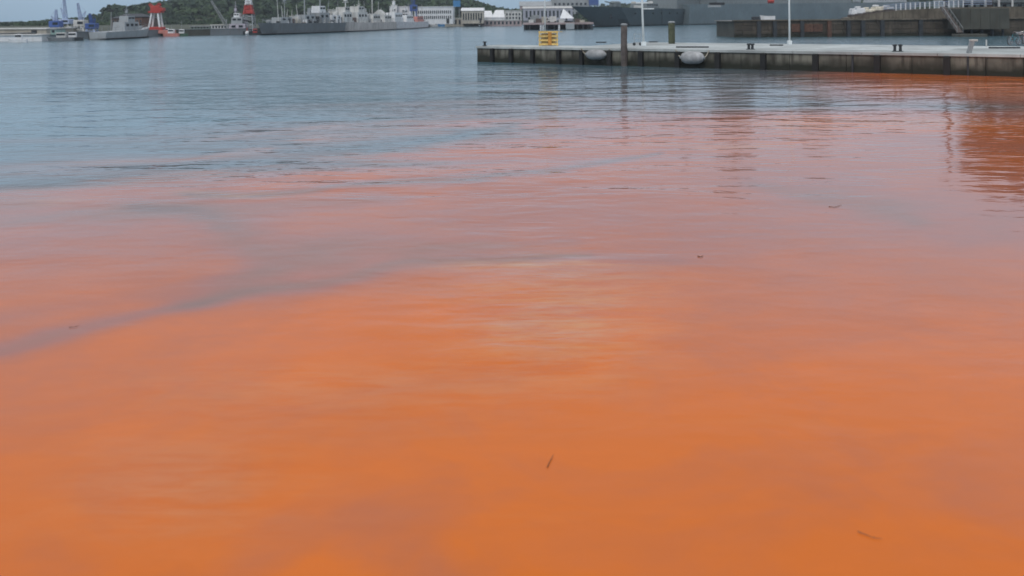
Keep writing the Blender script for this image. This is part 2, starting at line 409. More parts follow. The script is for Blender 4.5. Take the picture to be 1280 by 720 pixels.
# quay wall of the far shore, panel by panel
sw = thing('sea_wall', shore[3], 'long dark grey sea wall along the far shore on the left side', 'sea wall')
for a, b in zip(shore[:-1], shore[1:]):
    L_ = (b-a).length; k = max(1, int(L_/9))
    d = (b-a)/k; nrm = Vector((d.y, -d.x, 0)).normalized()
    for i in range(k):
        c = a+d*(i+.5)+nrm*.17
        MB().box((c.x, c.y, .55), (d.length-.06, .34, 2.25), math.atan2(d.y, d.x)).build('wall_panel', M_navy if (i % 3) else M_olive, sw)
    MB().bar(a+nrm*.1+Vector((0, 0, 1.72)), b+nrm*.1+Vector((0, 0, 1.72)), .7, .1).build('coping', M_grey, sw)

# hills: height field + wood
rx = [-700, -200, 0, 12, 25, 36, 60, 100, 118, 126, 140, 160, 172, 185, 198, 207, 230, 300, 400, 500, 560, 590, 610, 622, 640, 700, 760, 900, 1300, 2000]
ry = [24, 27, 30, 26, 26, 30, 31.5, 32, 31, 27, 20, 17, 14, 16, 11, 5, 1, -8, -14, -10, -6, -1, 5, 9, 12, 12, 6, -2, -16, -30]
def ridge_y(px): return np.interp(px, rx, ry)
def hill_h(x, yy, Yr):
    """height of the wooded ground; Yr is the ridge distance"""
    px = 640+F*x/Yr
    top = HC+(20-ridge_y(px)-ROLL*(px-640))/F*Yr-4.5
    wd = np.where(yy < Yr, 150, 260)
    return np.maximum(top, 0)*np.exp(-((yy-Yr)/wd)**2)-.8
gx = np.linspace(-900, 1500, 150); gy = np.linspace(430, 1150, 50)
GX, GY = np.meshgrid(gx, gy); GZ = hill_h(GX, GY, 720)
mb = MB(); mb.v = [tuple(q) for q in np.stack([GX, GY, GZ+.5], -1).reshape(-1, 3)]
for j in range(49):
    for i in range(149):
        mb.f.append((j*150+i, j*150+i+1, (j+1)*150+i+1, (j+1)*150+i))
tag(mb.build('hill', M_soil, smooth=True), kind='structure')
# wood: crowns of many small leaf faces, one mass
def leaf_mat():
    m = bpy.data.materials.new('wood_foliage'); m.use_nodes = True
    n = m.node_tree.nodes; l = m.node_tree.links; p = n['Principled BSDF']; p.inputs['Roughness'].default_value = .8
    t = n.new('ShaderNodeTexCoord'); z = n.new('ShaderNodeTexNoise'); z.inputs['Scale'].default_value = .06; z.inputs['Detail'].default_value = 6
    l.new(t.outputs['Object'], z.inputs['Vector'])
    r = n.new('ShaderNodeValToRGB'); l.new(z.outputs['Fac'], r.inputs[0])
    r.color_ramp.elements[0].position = .35; r.color_ramp.elements[0].color = (.012, .036, .02, 1)
    r.color_ramp.elements[1].position = .68; r.color_ramp.elements[1].color = (.045, .082, .027, 1)
    l.new(r.outputs[0], p.inputs['Base Color']); return m
M_leaf = leaf_mat()
cs = []
while len(cs) < 6000:
    x = rng.uniform(-620, 620); yy = rng.uniform(440, 780)
    px = 640+F*x/yy
    if px < -120 or px > 1330: continue
    hh = float(hill_h(np.array([x]), np.array([yy]), 720)[0])
    if hh < 1.0 and (yy < 520 or rng.random() > .5) and px > 340: continue
    hh = max(hh, .6)
    small = px < 135 or yy < 540
    cs.append((x, yy, hh-(2.5 if yy > 600 else 0), rng.uniform(1.2, 2.2) if small else rng.uniform(2.6, 5.8)))
cs = np.array(cs)
K = 46
cen = np.repeat(cs[:, :3], K, 0)
rad = np.repeat(cs[:, 3], K)
dr = rng.normal(size=(len(cen), 3)); dr /= np.linalg.norm(dr, axis=1)[:, None]
dr[:, 2] = np.abs(dr[:, 2])*.95-.15
pos = cen+dr*(rad*rng.uniform(.7, 1.05, len(cen)))[:, None]; pos[:, 2] += rad*.55
nr = dr+rng.normal(size=dr.shape)*.5; nr /= np.linalg.norm(nr, axis=1)[:, None]
t1_ = np.cross(nr, rng.normal(size=nr.shape)); t1_ /= np.linalg.norm(t1_, axis=1)[:, None]; t2_ = np.cross(nr, t1_)
sz = rng.uniform(.16, .42, len(cen))[:, None]*rad[:, None]
q = np.stack([pos-t1_*sz-t2_*sz*.6, pos+t1_*sz-t2_*sz*.6, pos+t1_*sz*.6+t2_*sz, pos-t1_*sz*.7+t2_*sz*.8], 1).reshape(-1, 3)
wm = bpy.data.meshes.new('woods'); nq = len(cen)
wm.vertices.add(nq*4); wm.vertices.foreach_set('co', q.ravel()); wm.loops.add(nq*4); wm.loops.foreach_set('vertex_index', np.arange(nq*4))
wm.polygons.add(nq); wm.polygons.foreach_set('loop_start', np.arange(0, nq*4, 4)); wm.update(calc_edges=True); wm.materials.append(M_leaf)
wd_ = bpy.data.objects.new('woods', wm); C.objects.link(wd_); tag(wd_, kind='stuff')

# ------------------------------------------------------------------ generic builders
def windows(parent, p0, p1, z0, z1, n_, fr=.55, deep=.10, m=None, flip=1, rows=1):
    """row of windows on the face from p0 to p1; each a pane with frame"""
    p0, p1 = Vector(p0), Vector(p1); d = p1-p0; a = math.atan2(d.y, d.x); st = d.length/n_
    nrm = Vector((d.y, -d.x, 0)).normalized()*flip
    rh = (z1-z0)/rows
    for r_ in range(rows):
        zc = z0+rh*(r_+.5); hh = rh*.62 if rows > 1 else (z1-z0)
        for i in range(n_):
            c = p0+d*((i+.5)/n_)+nrm*.05
            w = MB().box((c.x, c.y, zc), (st*fr, .10, hh), a).build('window', m or M_grey, parent)
            c2 = c+nrm*.035
            MB().box((c2.x, c2.y, zc), (st*fr*.86, .09, hh*.84), a).build('pane', M_glass, w)

def building(name, label, cat, px0, px1, ytop, Yf, depth, wall, roof, kind='flat', base=1.55, nwin=6, floors=1, group=None, cap=.5, yaw=0, door=True):
    a = P(px0, 20, Yf); b = P(px1, 20, Yf); zt = P((px0+px1)/2, ytop, Yf).z
    w = b.x-a.x; cx = (a.x+b.x)/2
    t_ = thing(name, (cx, Yf+depth/2, base), label, cat, group)
    zw = zt-cap if kind != 'flat' else zt-.15
    MB().box((cx, Yf+depth/2, (base+zw)/2-.1), (w, depth, zw-base+.2)).build('wall', wall, t_)
    mb = MB(); y0, y1 = Yf-.35, Yf+depth+.35; x0, x1 = a.x-.3, b.x+.3
    if kind == 'gable':      # ridge along x
        yc = (y0+y1)/2
        mb.add([(x0, y0, zw), (x1, y0, zw), (x1, y1, zw), (x0, y1, zw), (x0, yc, zt), (x1, yc, zt)],
               [(3, 2, 1, 0), (0, 1, 5, 4), (2, 3, 4, 5), (0, 4, 3), (1, 2, 5)])
    elif kind == 'front':    # gable facing us
        mb.add([(x0, y0, zw), (x1, y0, zw), (x1, y1, zw), (x0, y1, zw), (cx, y0, zt), (cx, y1, zt)],
               [(3, 2, 1, 0), (0, 1, 4), (2, 3, 5), (1, 2, 5, 4), (3, 0, 4, 5)])
    elif kind == 'hip':
        yc = (y0+y1)/2; k = min(w*.3, depth)
        mb.add([(x0, y0, zw), (x1, y0, zw), (x1, y1, zw), (x0, y1, zw), (x0+k, yc, zt), (x1-k, yc, zt)],
               [(3, 2, 1, 0), (0, 1, 5, 4), (2, 3, 4, 5), (0, 4, 3), (1, 2, 5)])
    elif kind == 'vault':
        nn = 8; vs = []; fs = []
        for xx in (x0, x1):
            for i in range(nn+1):
                th = math.pi*i/nn; vs.append((xx, (y0+y1)/2-(y1-y0)/2*math.cos(th), zw+(zt-zw)*math.sin(th)))
        for i in range(nn): fs.append((i, nn+1+i, nn+2+i, i+1))
        fs += [tuple(range(nn+1)), tuple(range(2*nn+1, nn, -1))]
        mb.add(vs, fs)
    else:
        mb.box((cx, Yf+depth/2, zw+.09), (w+.5, depth+.5, .22))
    mb.build('roof', roof, t_)
    if nwin:
        windows(t_, (a.x+w*.03, Yf, 0), (b.x-w*.03, Yf, 0), base+(zw-base)*.22, base+(zw-base)*.85, nwin, rows=floors)
    if door:
        MB().box((cx+w*.37, Yf-.05, base+min(1.1, (zw-base)*.4)), (min(1.2, w*.08), .14, min(2.1, (zw-base)*.75))).build('door', M_dark, t_)
    return t_

def hull_mesh(A, B_, beam, z_bow, z_mid, z_st, rake=.06, zb=-.6, fine=.32, transom=.8, nst=22, flare=.82):
    """lofted hull from bow A to stern B_ (ground points)"""
    A, B_ = Vector((A[0], A[1], 0)), Vector((B_[0], B_[1], 0)); ax = B_-A; L_ = ax.length; ax.normalize(); sd_ = Vector((-ax.y, ax.x, 0))
    vs = []; fs = []; lv = [0, .45, 1]
    for i in range(nst+1):
        t = i/nst
        zt = z_bow+(z_mid-z_bow)*min(1, t/.4)**.8 if t < .4 else z_mid+(z_st-z_mid)*((t-.4)/.6)
        hb = beam/2*min(1, (t/fine))**.62 if t < fine else beam/2*(1-(1-transom)*max(0, (t-.7)/.3)**1.5)
        for side in (-1, 1):
            for k in lv:
                fl = flare+(1-flare)*k if t > .12 else (flare*.5+(1-flare*.5)*k)
                xo = t*L_+rake*L_*(1-k)*(1-t)**4
                z = zb+(zt-zb)*k
                vs.append(A+ax*xo+sd_*side*max(hb*fl, .03)+Vector((0, 0, z)))
    n6 = 6
    for i in range(nst):
        o, p_ = i*n6, (i+1)*n6
        for k in (0, 1):
            fs.append((o+k, p_+k, p_+k+1, o+k+1)); fs.append((o+3+k, o+4+k, p_+4+k, p_+3+k))
        fs.append((o+2, p_+2, p_+5, o+5)); fs.append((o, o+3, p_+3, p_))
    fs.append((0, 1, 2, 5, 4, 3)); q = nst*n6; fs.append((q+3, q+4, q+5, q+2, q+1, q))
    return vs, fs, ax, sd_, L_

def ship(name, label, cat, A, B_, beam, zb, zm, zs, hullm, upm, blocks, masts=(), guns=(), group=None, boot=True, stacks=(), rail=True, **kw):
    A = Vector((A[0], A[1], 0)); B_ = Vector((B_[0], B_[1], 0))
    t_ = thing(name, (A+B_)/2, label, cat, group)
    vs, fs, ax, sd_, L_ = hull_mesh(A, B_, beam, zb, zm, zs, **kw)
    MB().add(vs, fs).build('hull', hullm, t_)
    if boot:
        v2, f2, *_ = hull_mesh(A, B_, beam+.06, .32, .32, .32, rake=kw.get('rake', .06)*.93, zb=-.4, fine=kw.get('fine', .32), transom=kw.get('transom', .8), flare=kw.get('flare', .82)+.04)
        MB().add([Vector(q_) for q_ in v2], f2).build('boot_stripe', M_boot, t_)
    ang = math.atan2(ax.y, ax.x)
    def dk(t): return zb+(zm-zb)*min(1, t/.4)**.8 if t < .4 else zm+(zs-zm)*((t-.4)/.6)
    def at_(t, s=0): return A+ax*(L_*t)+sd_*(s*beam/2)
    for (t0, t1_, wf, h0, h1, *r_) in blocks:
        z0 = min(dk(t0), dk(t1_))+h0; z1 = dk((t0+t1_)/2)+h1; c = at_((t0+t1_)/2)
        mm_ = r_[0] if r_ else upm
        lx, ly = L_*(t1_-t0)/2, beam*wf/2; b_ = MB(); vv = []
        for k_, z_ in ((1, z0), (.9, z1)):
            for i_, j_ in ((-1, -1), (1, -1), (1, 1), (-1, 1)):
                vv.append(c+ax*i_*lx*(k_ if k_ == 1 else .93)+sd_*j_*ly*k_+Vector((0, 0, z_)))
        b_.add(vv, [(3, 2, 1, 0), (4, 5, 6, 7), (0, 1, 5, 4), (1, 2, 6, 5), (2, 3, 7, 6), (3, 0, 4, 7)])
        dh = b_.build('deckhouse', mm_, t_)
        nw = max(2, int(L_*(t1_-t0)/2.2)); nw = min(nw, 12)
        for i_ in range(nw):
            s__ = (i_+.5)/nw*2-1
            for sd in (-1, 1):
                cc = c+ax*s__*lx*.86+sd_*sd*ly*(.93)+Vector((0, 0, z0+(z1-z0)*.66))
                MB().box(cc, (min(1.1, lx*1.2/nw), .22, min(.8, (z1-z0)*.28)), ang).build('window', M_glass, dh)
    for (t, z1, r_) in masts:
        c = at_(t); z0 = dk(t)
        k = MB().tube([c+Vector((0, 0, z0)), c+Vector((0, 0, z1))], [r_, r_*.45], 6).build('mast', upm, t_)
        y_ = MB()
        for q_ in (.62, .8):
            zz = z0+(z1-z0)*q_; y_.bar(c-sd_*beam*.22*(1.3-q_)+Vector((0, 0, zz)), c+sd_*beam*.22*(1.3-q_)+Vector((0, 0, zz)), r_*.7)
            y_.bar(c-ax*beam*.2*(1.3-q_)+Vector((0, 0, zz+.3)), c+ax*beam*.2*(1.3-q_)+Vector((0, 0, zz+.3)), r_*.7)
        y_.box(c+Vector((0, 0, z0+(z1-z0)*.72)), (r_*4, r_*4, r_*5), ang)
        y_.build('yardarm', upm, k)
    for (t, h0, h1, r_) in stacks:
        c = at_(t); z0 = dk(t)
        MB().tube([c+Vector((0, 0, z0+h0)), c+Vector((0, 0, z0+h1))], [r_, r_*.8], 10).build('funnel', upm, t_)
    for (t, h0, sz_) in guns:
        c = at_(t); z0 = dk(t)+h0
        g_ = MB().box(c+Vector((0, 0, z0+sz_*.5)), (sz_*1.5, sz_*1.2, sz_), ang, b=sz_*.2).build('gun_house', upm, t_)
        MB().tube([c+Vector((0, 0, z0+sz_*.6)), c-ax*sz_*3.2+Vector((0, 0, z0+sz_*.95))], sz_*.09, 6).build('gun_barrel', upm, g_)
    if rail:
        k = int(L_/3)
        for sd in (-1, 1):
            last = None; rb = MB()
            for i in range(k+1):
                t = .03+.94*i/k
                hb = min(1, (t/kw.get('fine', .32)))**.62 if t < kw.get('fine', .32) else 1-(1-kw.get('transom', .8))*max(0, (t-.7)/.3)**1.5
                c = at_(t, sd*hb*.97)+Vector((0, 0, dk(t)))
                rb.bar(c, c+Vector((0, 0, 1)), .06)
                if last is not None:
                    rb.bar(last+Vector((0, 0, 1)), c+Vector((0, 0, 1)), .045); rb.bar(last+Vector((0, 0, .5)), c+Vector((0, 0, .5)), .03)
                last = c
            rb.build('railing', M_grey, t_)
    return t_

def small_boat(name, label, px, wy, length, hullm, cabm, yaw=0, group=None, cabin=True, hgt=.9, mast=2.2):
    g = G(px, wy); d = Vector((math.cos(yaw), math.sin(yaw), 0))*length/2
    t_ = thing(name, g, label, 'boat', group)
    vs, fs, ax, sd_, L_ = hull_mesh(g-d, g+d, length*.3, hgt*1.3, hgt, hgt, fine=.45, nst=10, rake=.12, zb=-.3)
    MB().add(vs, fs).build('hull', hullm, t_)
    if cabin:
        c = g+ax*length*.06
        cb = MB().box(c+Vector((0, 0, hgt+.5)), (length*.34, length*.19, 1.15), yaw, b=.12).build('cabin', cabm, t_)
        MB().box(c+Vector((0, 0, hgt+.7)), (length*.31, length*.2, .4), yaw).build('window_band', M_glass, cb)
        MB().tube([c+Vector((0, 0, hgt+.9)), c+Vector((0, 0, hgt+mast))], .05, 5).build('mast', M_grey, t_)
    return t_

def lattice(mb, a, b, w0, w1, k, bar):
    """square lattice boom from a to b"""
    a, b = Vector(a), Vector(b); d = (b-a).normalized(); up = Vector((0, 1, 0)) if abs(d.y) < .9 else Vector((1, 0, 0))
    x = d.cross(up).normalized(); y_ = x.cross(d).normalized(); prev = None
    for i in range(k+1):
        p_ = a.lerp(b, i/k); w = (w0+(w1-w0)*i/k)/2
        cur = [p_+x*w*sx+y_*w*sy for sx, sy in ((-1, -1), (1, -1), (1, 1), (-1, 1))]
        for j in range(4): mb.bar(cur[j], cur[(j+1) % 4], bar*.7)
        if prev:
            for j in range(4):
                mb.bar(prev[j], cur[j], bar); mb.bar(prev[j], cur[(j+1) % 4] if i % 2 else cur[j-1], bar*.6)
        prev = cur

def tower_crane(label, px, Y, ybase, yleg, ycab, jib_tip, ballast, m_leg, m_cab, m_jib, legw=2.2, group='cranes of the shipyard on the far shore'):
    """luffing dock crane: portal legs, cab, jib lattice and A-frame"""
    bs = P(px, ybase, Y); lg = P(px, yleg, Y); cb = P(px, ycab, Y)
    t_ = thing('dock_crane', bs, label, 'crane', group)
    for sx, sy in ((-1, -1), (1, -1), (1, 1), (-1, 1)):
        MB().bar(bs+Vector((sx*legw/2, sy*legw/2, 0)), lg+Vector((sx*legw*.3, sy*legw*.3, 0)), .26).build('leg', m_leg, t_)
    cr_ = MB()
    zz = (bs.z+lg.z)/2
    for sy in (-1, 1): cr_.bar((bs.x-legw*.42, Y+sy*legw*.42, zz), (bs.x+legw*.42, Y+sy*legw*.42, zz), .16); cr_.bar((bs.x+sy*legw*.42, Y-legw*.42, zz), (bs.x+sy*legw*.42, Y+legw*.42, zz), .16)
    cr_.build('cross_brace', m_leg, t_)
    c = MB().box((cb.x, Y, (lg.z+cb.z)/2), (legw*.95, legw*.9, abs(cb.z-lg.z)), b=.1).build('machine_house', m_cab, t_)
    MB().box((cb.x+legw*.15, Y-legw*.46, (lg.z+cb.z)/2+.1), (legw*.5, .08, abs(cb.z-lg.z)*.4)).build('window', M_glass, c)
    tip = P(jib_tip[0], jib_tip[1], Y); mb = MB(); lattice(mb, (cb.x, Y, cb.z), tip, .7, .3, 9, .10); mb.build('jib', m_jib, t_)
    top = P(ballast[0], ballast[1], Y); mb = MB(); mb.bar((cb.x-.5, Y, cb.z-.2), top, .16); mb.bar((cb.x+.6, Y, cb.z-.2), top, .16); mb.bar(top, tip, .05)
    mb.build('mast_frame', m_jib, t_)
    hk = P(jib_tip[0], jib_tip[1], Y); MB().tube([hk, hk-Vector((0, 0, 2.2))], .035, 4).build('hoist_rope', M_dark, t_)
    return t_

# ------------------------------------------------------------------ far left shore
building('shed', 'long low beige shed behind the white quay wall at the far left', 'shed', -60, 58, 36, 196, 14, M_beige, M_dwhite, nwin=0, cap=.5)
building('warehouse', 'long white warehouse lower than the beige shed at the far left edge of the water', 'warehouse', -60, 52, 43.6, 187, 6, M_white, M_dwhite, nwin=0, base=.2, door=False)
small_boat('motor_boat', 'white motor boat with a dark underside moored in front of the long white warehouse', 22, 53, 3.6, M_white, M_white, yaw=.15, hgt=.6, mast=1.6)
building('kiosk', 'small mint green hut between the white warehouse and the blue crane', 'hut', 63, 70, 36, 190, 4, mat('mint_paint', (.32, .46, .42)), M_grey, nwin=1, base=1.55, door=False)
small_boat('work_boat', 'grey and white work boat moored below the blue crane', 75, 51.2, 5.5, M_navy, M_dwhite, yaw=.1, hgt=.7)
small_boat('work_boat', 'white cabin boat with a dark hull below the tall lattice crane', 89, 50.8, 4.6, M_dark, M_white, yaw=.2, hgt=.7)
tower_crane('blue crane with short jib, leftmost of the shipyard cranes', 70, 205, 40, 34, 26, (70, 12), (64, 20), M_pale_blue, M_blue, M_pale_blue, 2.4)
tower_crane('pale lattice crane whose jib leaves the top of the picture', 82, 212, 40, 30, 24, (80, -3), (76, 10), M_dwhite, M_pale_blue, M_pale_blue, 3.0)
tower_crane('pale crane with a dark tipped jib leaning left', 101, 210, 41, 33, 25, (97, 4), (107, 14), M_dwhite, M_dwhite, M_pale_blue, 2.6)
tower_crane('small blue crane just left of the brown gabled building', 115, 207, 42, 36, 29, (112, 17), (119, 23), M_pale_blue, M_blue, M_blue, 2.4)
building('shed', 'pale low workshop under the lattice cranes', 'workshop', 76, 98, 33, 216, 8, M_dwhite, M_grey, 'gable', nwin=5, cap=.7)
building('brown_building', 'brown gabled building with a dark roof under the tree line', 'building', 138, 181, 17, 300, 12, M_brown, M_slate, 'hip', nwin=8, cap=1.6, floors=2)
building('brick_building', 'small red brown block beside the grey patrol boat', 'building', 165, 178, 21, 262, 8, M_brick, M_slate, 'flat', nwin=3, floors=2)
t_ = thing('light_mast', P(139, 42, 240), 'slim floodlight mast beside the brown gabled building', 'mast')
MB().tube([P(139, 44, 240), P(139, 14, 240)], [.22, .12], 8).build('pole', M_grey, t_)
MB().box(P(139, 13.5, 240), (1.5, .4, .6), b=.05).build('floodlight', M_dark, t_)
for i, px in enumerate((143, 150, 157)):
    small_boat('moored_boat', ['small white boat nearest the floodlight mast', 'small white cabin boat in the middle of three', 'small white boat against the grey patrol boat'][i], px, 47.2-i*.3, 3.2, M_dwhite, M_white, yaw=.3, group='small white boats under the brown building', hgt=.6, mast=1.8)
ship('patrol_boat', 'light grey patrol boat lying beside the red and white crane tower', 'ship', G(186, 46.6), G(122, 50.0), 5.0, 2.6, 1.9, 1.7, M_navyl, M_navyl,
     [(.32, .62, .6, 0, 2.0), (.38, .52, .45, 2.0, 3.4)], masts=[(.46, 8.0, .12)], guns=[(.2, 0, .7)])
# red and white crane tower
t_ = thing('crane_tower', P(195, 40, 228), 'red topped crane tower on white legs beside the patrol boat', 'crane')
for dx in (-1, 1):
    for dy in (-1, 1):
        MB().bar(P(195, 38, 228)+Vector((dx*1.5, dy*1.1, 0)), P(195, 15, 228)+Vector((dx*.75, dy*.8, 0)), .38).build('leg', M_white, t_)
bb = MB(); bb.box(P(195, 15, 228), (3.2, 2.4, .5)); bb.box(P(195, 11, 228), (2.2, 1.8, 1.5), b=.1); bb.build('red_head', M_red, t_)
MB().box(P(199, 12, 228), (2.6, 1.6, .9), b=.1).build('counterweight', M_red, t_)
mb = MB(); lattice(mb, P(193, 11, 228), P(187, 5, 228), .8, .4, 4, .14); lattice(mb, P(195, 10, 228), P(200, 4.5, 228), .9, .5, 3, .14); mb.build('jib', M_red, t_)
MB().box(P(195, 36, 228), (4.0, 2.6, 1.0), b=.1).build('base', M_red, t_)
bb = MB(); bb.box(P(200, 40, 227.4), (7.5, 2.0, .9), b=.1); bb.build('barge_deck', M_pink, t_)
small_boat('fishing_boat', 'white fishing boat with a red deckhouse right of the crane tower', 213, 45.6, 4.4, M_pink, M_white, yaw=-.1, hgt=.8)
small_boat('fishing_boat', 'small green and white boat at the end of the row beside the fishing boat', 226, 45.3, 3.6, mat('green_hull', (.06, .12, .08)), M_white, yaw=.1, hgt=.7, mast=3.5)
small_boat('work_boat', 'white cabin boat with a tall mast behind the red deck barge', 206, 44.4, 4.5, M_dwhite, M_white, yaw=.2, hgt=.9, mast=3.0)
building('shed', 'long white flat shed on the dark sea wall left of the tug', 'shed', 264, 284, 31, 246, 4, M_white, M_dwhite, nwin=5, base=1.6, door=False)
building('shed', 'low grey green shed on the sea wall between the fishing boats and white shed', 'shed', 238, 262, 32.6, 250, 4, mat('grey_green_wall', (.22, .28, .25)), M_grey, nwin=6, base=1.6, door=False)

# tug
tA, tB = G(277, 43.4), G(329, 43.0)
ship('tug', 'stout tug with black hull and pale upperworks below a red and white lattice mast', 'tug', tA, tB, 4.2, 1.7, .9, 1.0, M_dark, mat('lilac_grey', (.40, .38, .44)),
     [(.22, .62, .7, 0, 2.1), (.27, .54, .6, 2.1, 3.9, M_navyl), (.32, .46, .45, 3.9, 5.0, M_white)], masts=[(.34, 9.2, .15)], stacks=[(.60, 0, 3.2, .5)], rail=False, fine=.3)
t_ = thing('lattice_mast', P(312, 40, 244), 'red and white lattice mast rising behind the tug', 'mast')
for i, (y0, y1) in enumerate(((40, 26), (26, 18), (18, 12), (12, 6), (6, -2), (-2, -9))):
    mb = MB(); w0, w1 = 3.2-.42*i, 3.2-.42*(i+1); lattice(mb, P(311, y0, 244), P(311-(.6 if i > 2 else 0), y1, 244), w0, w1, 3, .22)
    mb.build('mast_section', M_red if i in (2, 3) else (M_navyl if i < 2 else M_white), t_)
MB().box(P(312, 15, 243), (2.0, 1.2, 1.0), b=.1).build('platform', M_red, t_)
t_ = thing('derrick', P(283, 40, 242), 'pale slanting derrick boom left of the tug mast', 'derrick')
mb = MB(); lattice(mb, P(282, 30, 242), P(264, 1, 242), .7, .35, 8, .09); mb.build('boom', M_grey, t_)
MB().bar(P(283, 42, 242), P(283, 24, 242), .3).build('post', M_grey, t_)
bt = thing('buoy', G(309, 43.4), 'white and red mooring buoy beside the tug stern', 'buoy')
MB().sphere(G(309, 43.4)+Vector((0, 0, .45)), .6, 10, 6).build('float', M_white, bt, smooth=True)
MB().tube([G(309, 43.4)+Vector((0, 0, .9)), G(309, 43.4)+Vector((0, 0, 2.0))], .1, 6).build('pole', M_red, bt)
small_boat('launch', 'small dark launch with a red house right of the mooring buoy', 318, 43.6, 3.2, M_dark, M_red, yaw=.05, hgt=.55, mast=1.8)

# line of moored grey ships
ship('naval_ship', 'dark grey naval ship nearest the tug in the moored line', 'ship', G(322, 44.0), G(424, 40.2), 6, 3.3, 3.0, 2.9, M_navy, M_navyl,
     [(.20, .34, .55, 0, 1.6), (.48, .62, .6, 0, 2.4), (.66, .80, .65, 0, 3.0), (.68, .76, .5, 3.0, 5.0, M_white), (.84, .96, .6, 0, 2.4, M_white)],
     masts=[(.3, 12, .16), (.54, 15, .24), (.74, 15, .24)], guns=[(.12, 0, .8)], stacks=[(.6, 2.4, 4.4, .6)], group='grey naval ships moored along the far sea wall')
for i, px in enumerate((337, 346, 356, 371)):
    o = MB().sphere(P(px, 27.8+.2*(i == 3), 246+i*4), .55, 10, 6, (1.3, 1, 1)).build('canister', M_white, smooth=True)
    tag(o, ['white raft canister nearest the tug on the grey ship deck', 'second white raft canister from the tug on the grey ship deck', 'third white raft canister from the tug on the grey ship deck', 'white raft canister standing apart, farthest from the tug'][i], 'canister', 'white raft canisters on the grey ship')
ship('naval_ship', 'pale brown grey naval ship in the middle of the moored line', 'ship', G(416, 40.6), G(487, 37.2), 6.5, 3.4, 2.8, 2.8, mat('brown_grey_hull', (.52, .49, .47), .6, .15, .3, streak=.4), M_dwhite,
     [(.08, .22, .6, 0, 3.0), (.12, .2, .5, 3.0, 4.6), (.30, .48, .65, 0, 3.4), (.34, .44, .5, 3.4, 5.2), (.58, .72, .6, 0, 2.6), (.8, .94, .6, 0, 2.4)],
     masts=[(.2, 13, .25), (.42, 10, .16), (.66, 18, .24)], stacks=[(.52, 0, 4.6, .7)], flare=.96, group='grey naval ships moored along the far sea wall')
ship('naval_ship', 'grey naval ship with dark waterline at the right end of the moored line', 'ship', G(482, 37.6), G(528, 34.8), 6.5, 3.2, 2.6, 2.6, mat('pale_lilac_hull', (.56, .56, .58)), M_white,
     [(.1, .3, .6, 0, 3.2), (.4, .6, .6, 0, 2.6), (.7, .9, .6, 0, 2.0, M_pink)], masts=[(.2, 12, .22), (.5, 9, .16)], stacks=[(.62, 0, 4.0, .7)], flare=.96, group='grey naval ships moored along the far sea wall')
def clutter(px0, px1, n_, lb, i0):
    t_ = thing('deck_gear', shore_at((px0+px1)/2, -4)+Vector((0, 0, 3)), lb, 'deck gear', 'gear crowding the decks of the moored ships')
    for i in range(n_):
        px = px0+(px1-px0)*(i+random.uniform(.1, .9))/n_
        g = G(px, float(np.interp(px, [322, 424, 487, 528], [44.0, 40.3, 37.2, 34.8]))); g.y -= random.uniform(1.6, 2.9); zt = 2.7
        hh = random.uniform(.4, 2.6)*random.uniform(.5, 1); w = random.uniform(.4, 1.7); mm_ = random.choice([M_dwhite, M_white, M_navyl, M_grey, M_dark, M_dark, M_beige, M_brown, M_navy])
        MB().box((g.x, g.y, zt+hh/2), (w, .9, hh), random.uniform(-.4, .4), b=.08).build('locker', mm_, t_)
        if i % 3 == 0:
            q_ = random.uniform(2, 7.5); MB().tube([(g.x, g.y, zt), (g.x+random.uniform(-.7, .7), g.y, zt+q_)], [.14, .07], 5).build('davit', random.choice([M_dwhite, M_grey, M_dark]), t_)
    return t_
clutter(350, 420, 42, 'jumble of lockers and davits on the ship nearest the tug', 0)
clutter(420, 484, 40, 'jumble of lockers and davits on the middle moored ship', 1)
clutter(486, 530, 26, 'jumble of lockers and davits on the right hand moored ship', 2)
# buildings and cranes behind the moored line
spec = [(362, 376, 20, 300, M_dwhite, 'flat', 'small pale workshop behind the first naval ship'),
        (384, 402, 12, 306, M_white, 'gable', 'pale gabled workshop under the twin masts'),
        (410, 424, 12, 312, M_dwhite, 'flat', 'tall pale block right of the gabled workshop'),
        (432, 452, 13, 318, M_dwhite, 'flat', 'wide cream office block behind the middle naval ship'),
        (455, 466, 17, 318, M_beige, 'gable', 'small beige gabled house beside the cream office block')]
for a, b, yt, Yf, mm_, kd, lb in spec:
    building('dock_building', lb, 'building', a, b, yt, Yf, 10, mm_, M_dwhite if kd == 'flat' else M_grey, kd, nwin=4, floors=2, cap=1.2, group='pale dock buildings behind the moored ships')
building('house', 'small white house with two dark windows beside the pointed white building', 'house', 466, 480, 12, 330, 8, M_white, M_dwhite, 'front', nwin=2, cap=2, floors=1)
building('white_building', 'tall white building with two dark windows and red stairs in front', 'building', 487, 513, 8, 352, 10, M_white, M_white, 'flat', nwin=2, floors=3)
building('tower', 'narrow white stair tower on the left corner of the white building', 'tower', 489, 496, 6.2, 350, 1.5, M_white, M_dwhite, 'flat', nwin=1, floors=3, door=False)
t_ = thing('gantry', P(506, 30, 346), 'dark red steel gantry before the tall white building', 'gantry')
for dx in (-4, 0, 4): MB().bar(P(506, 30, 346)+Vector((dx*.75, 0, 0)), P(506, 19.5, 346)+Vector((dx*.75, 0, 0)), .35).build('post', M_red, t_)
bb = MB()
for yy in (20.5, 25): bb.bar(P(497, yy, 346), P(515, yy, 346), .4)
bb.build('beam', M_red, t_)
tower_crane('deep blue crane right of the tall white building', 517, 350, 30, 14, 6, (519, -6), (513, -3), M_blue, M_blue, M_blue, 3.0)
building('terminal', 'long pale hall with a row of close upright windows', 'hall', 518, 566, 8.2, 372, 14, M_white, M_white, 'flat', nwin=18, floors=2)
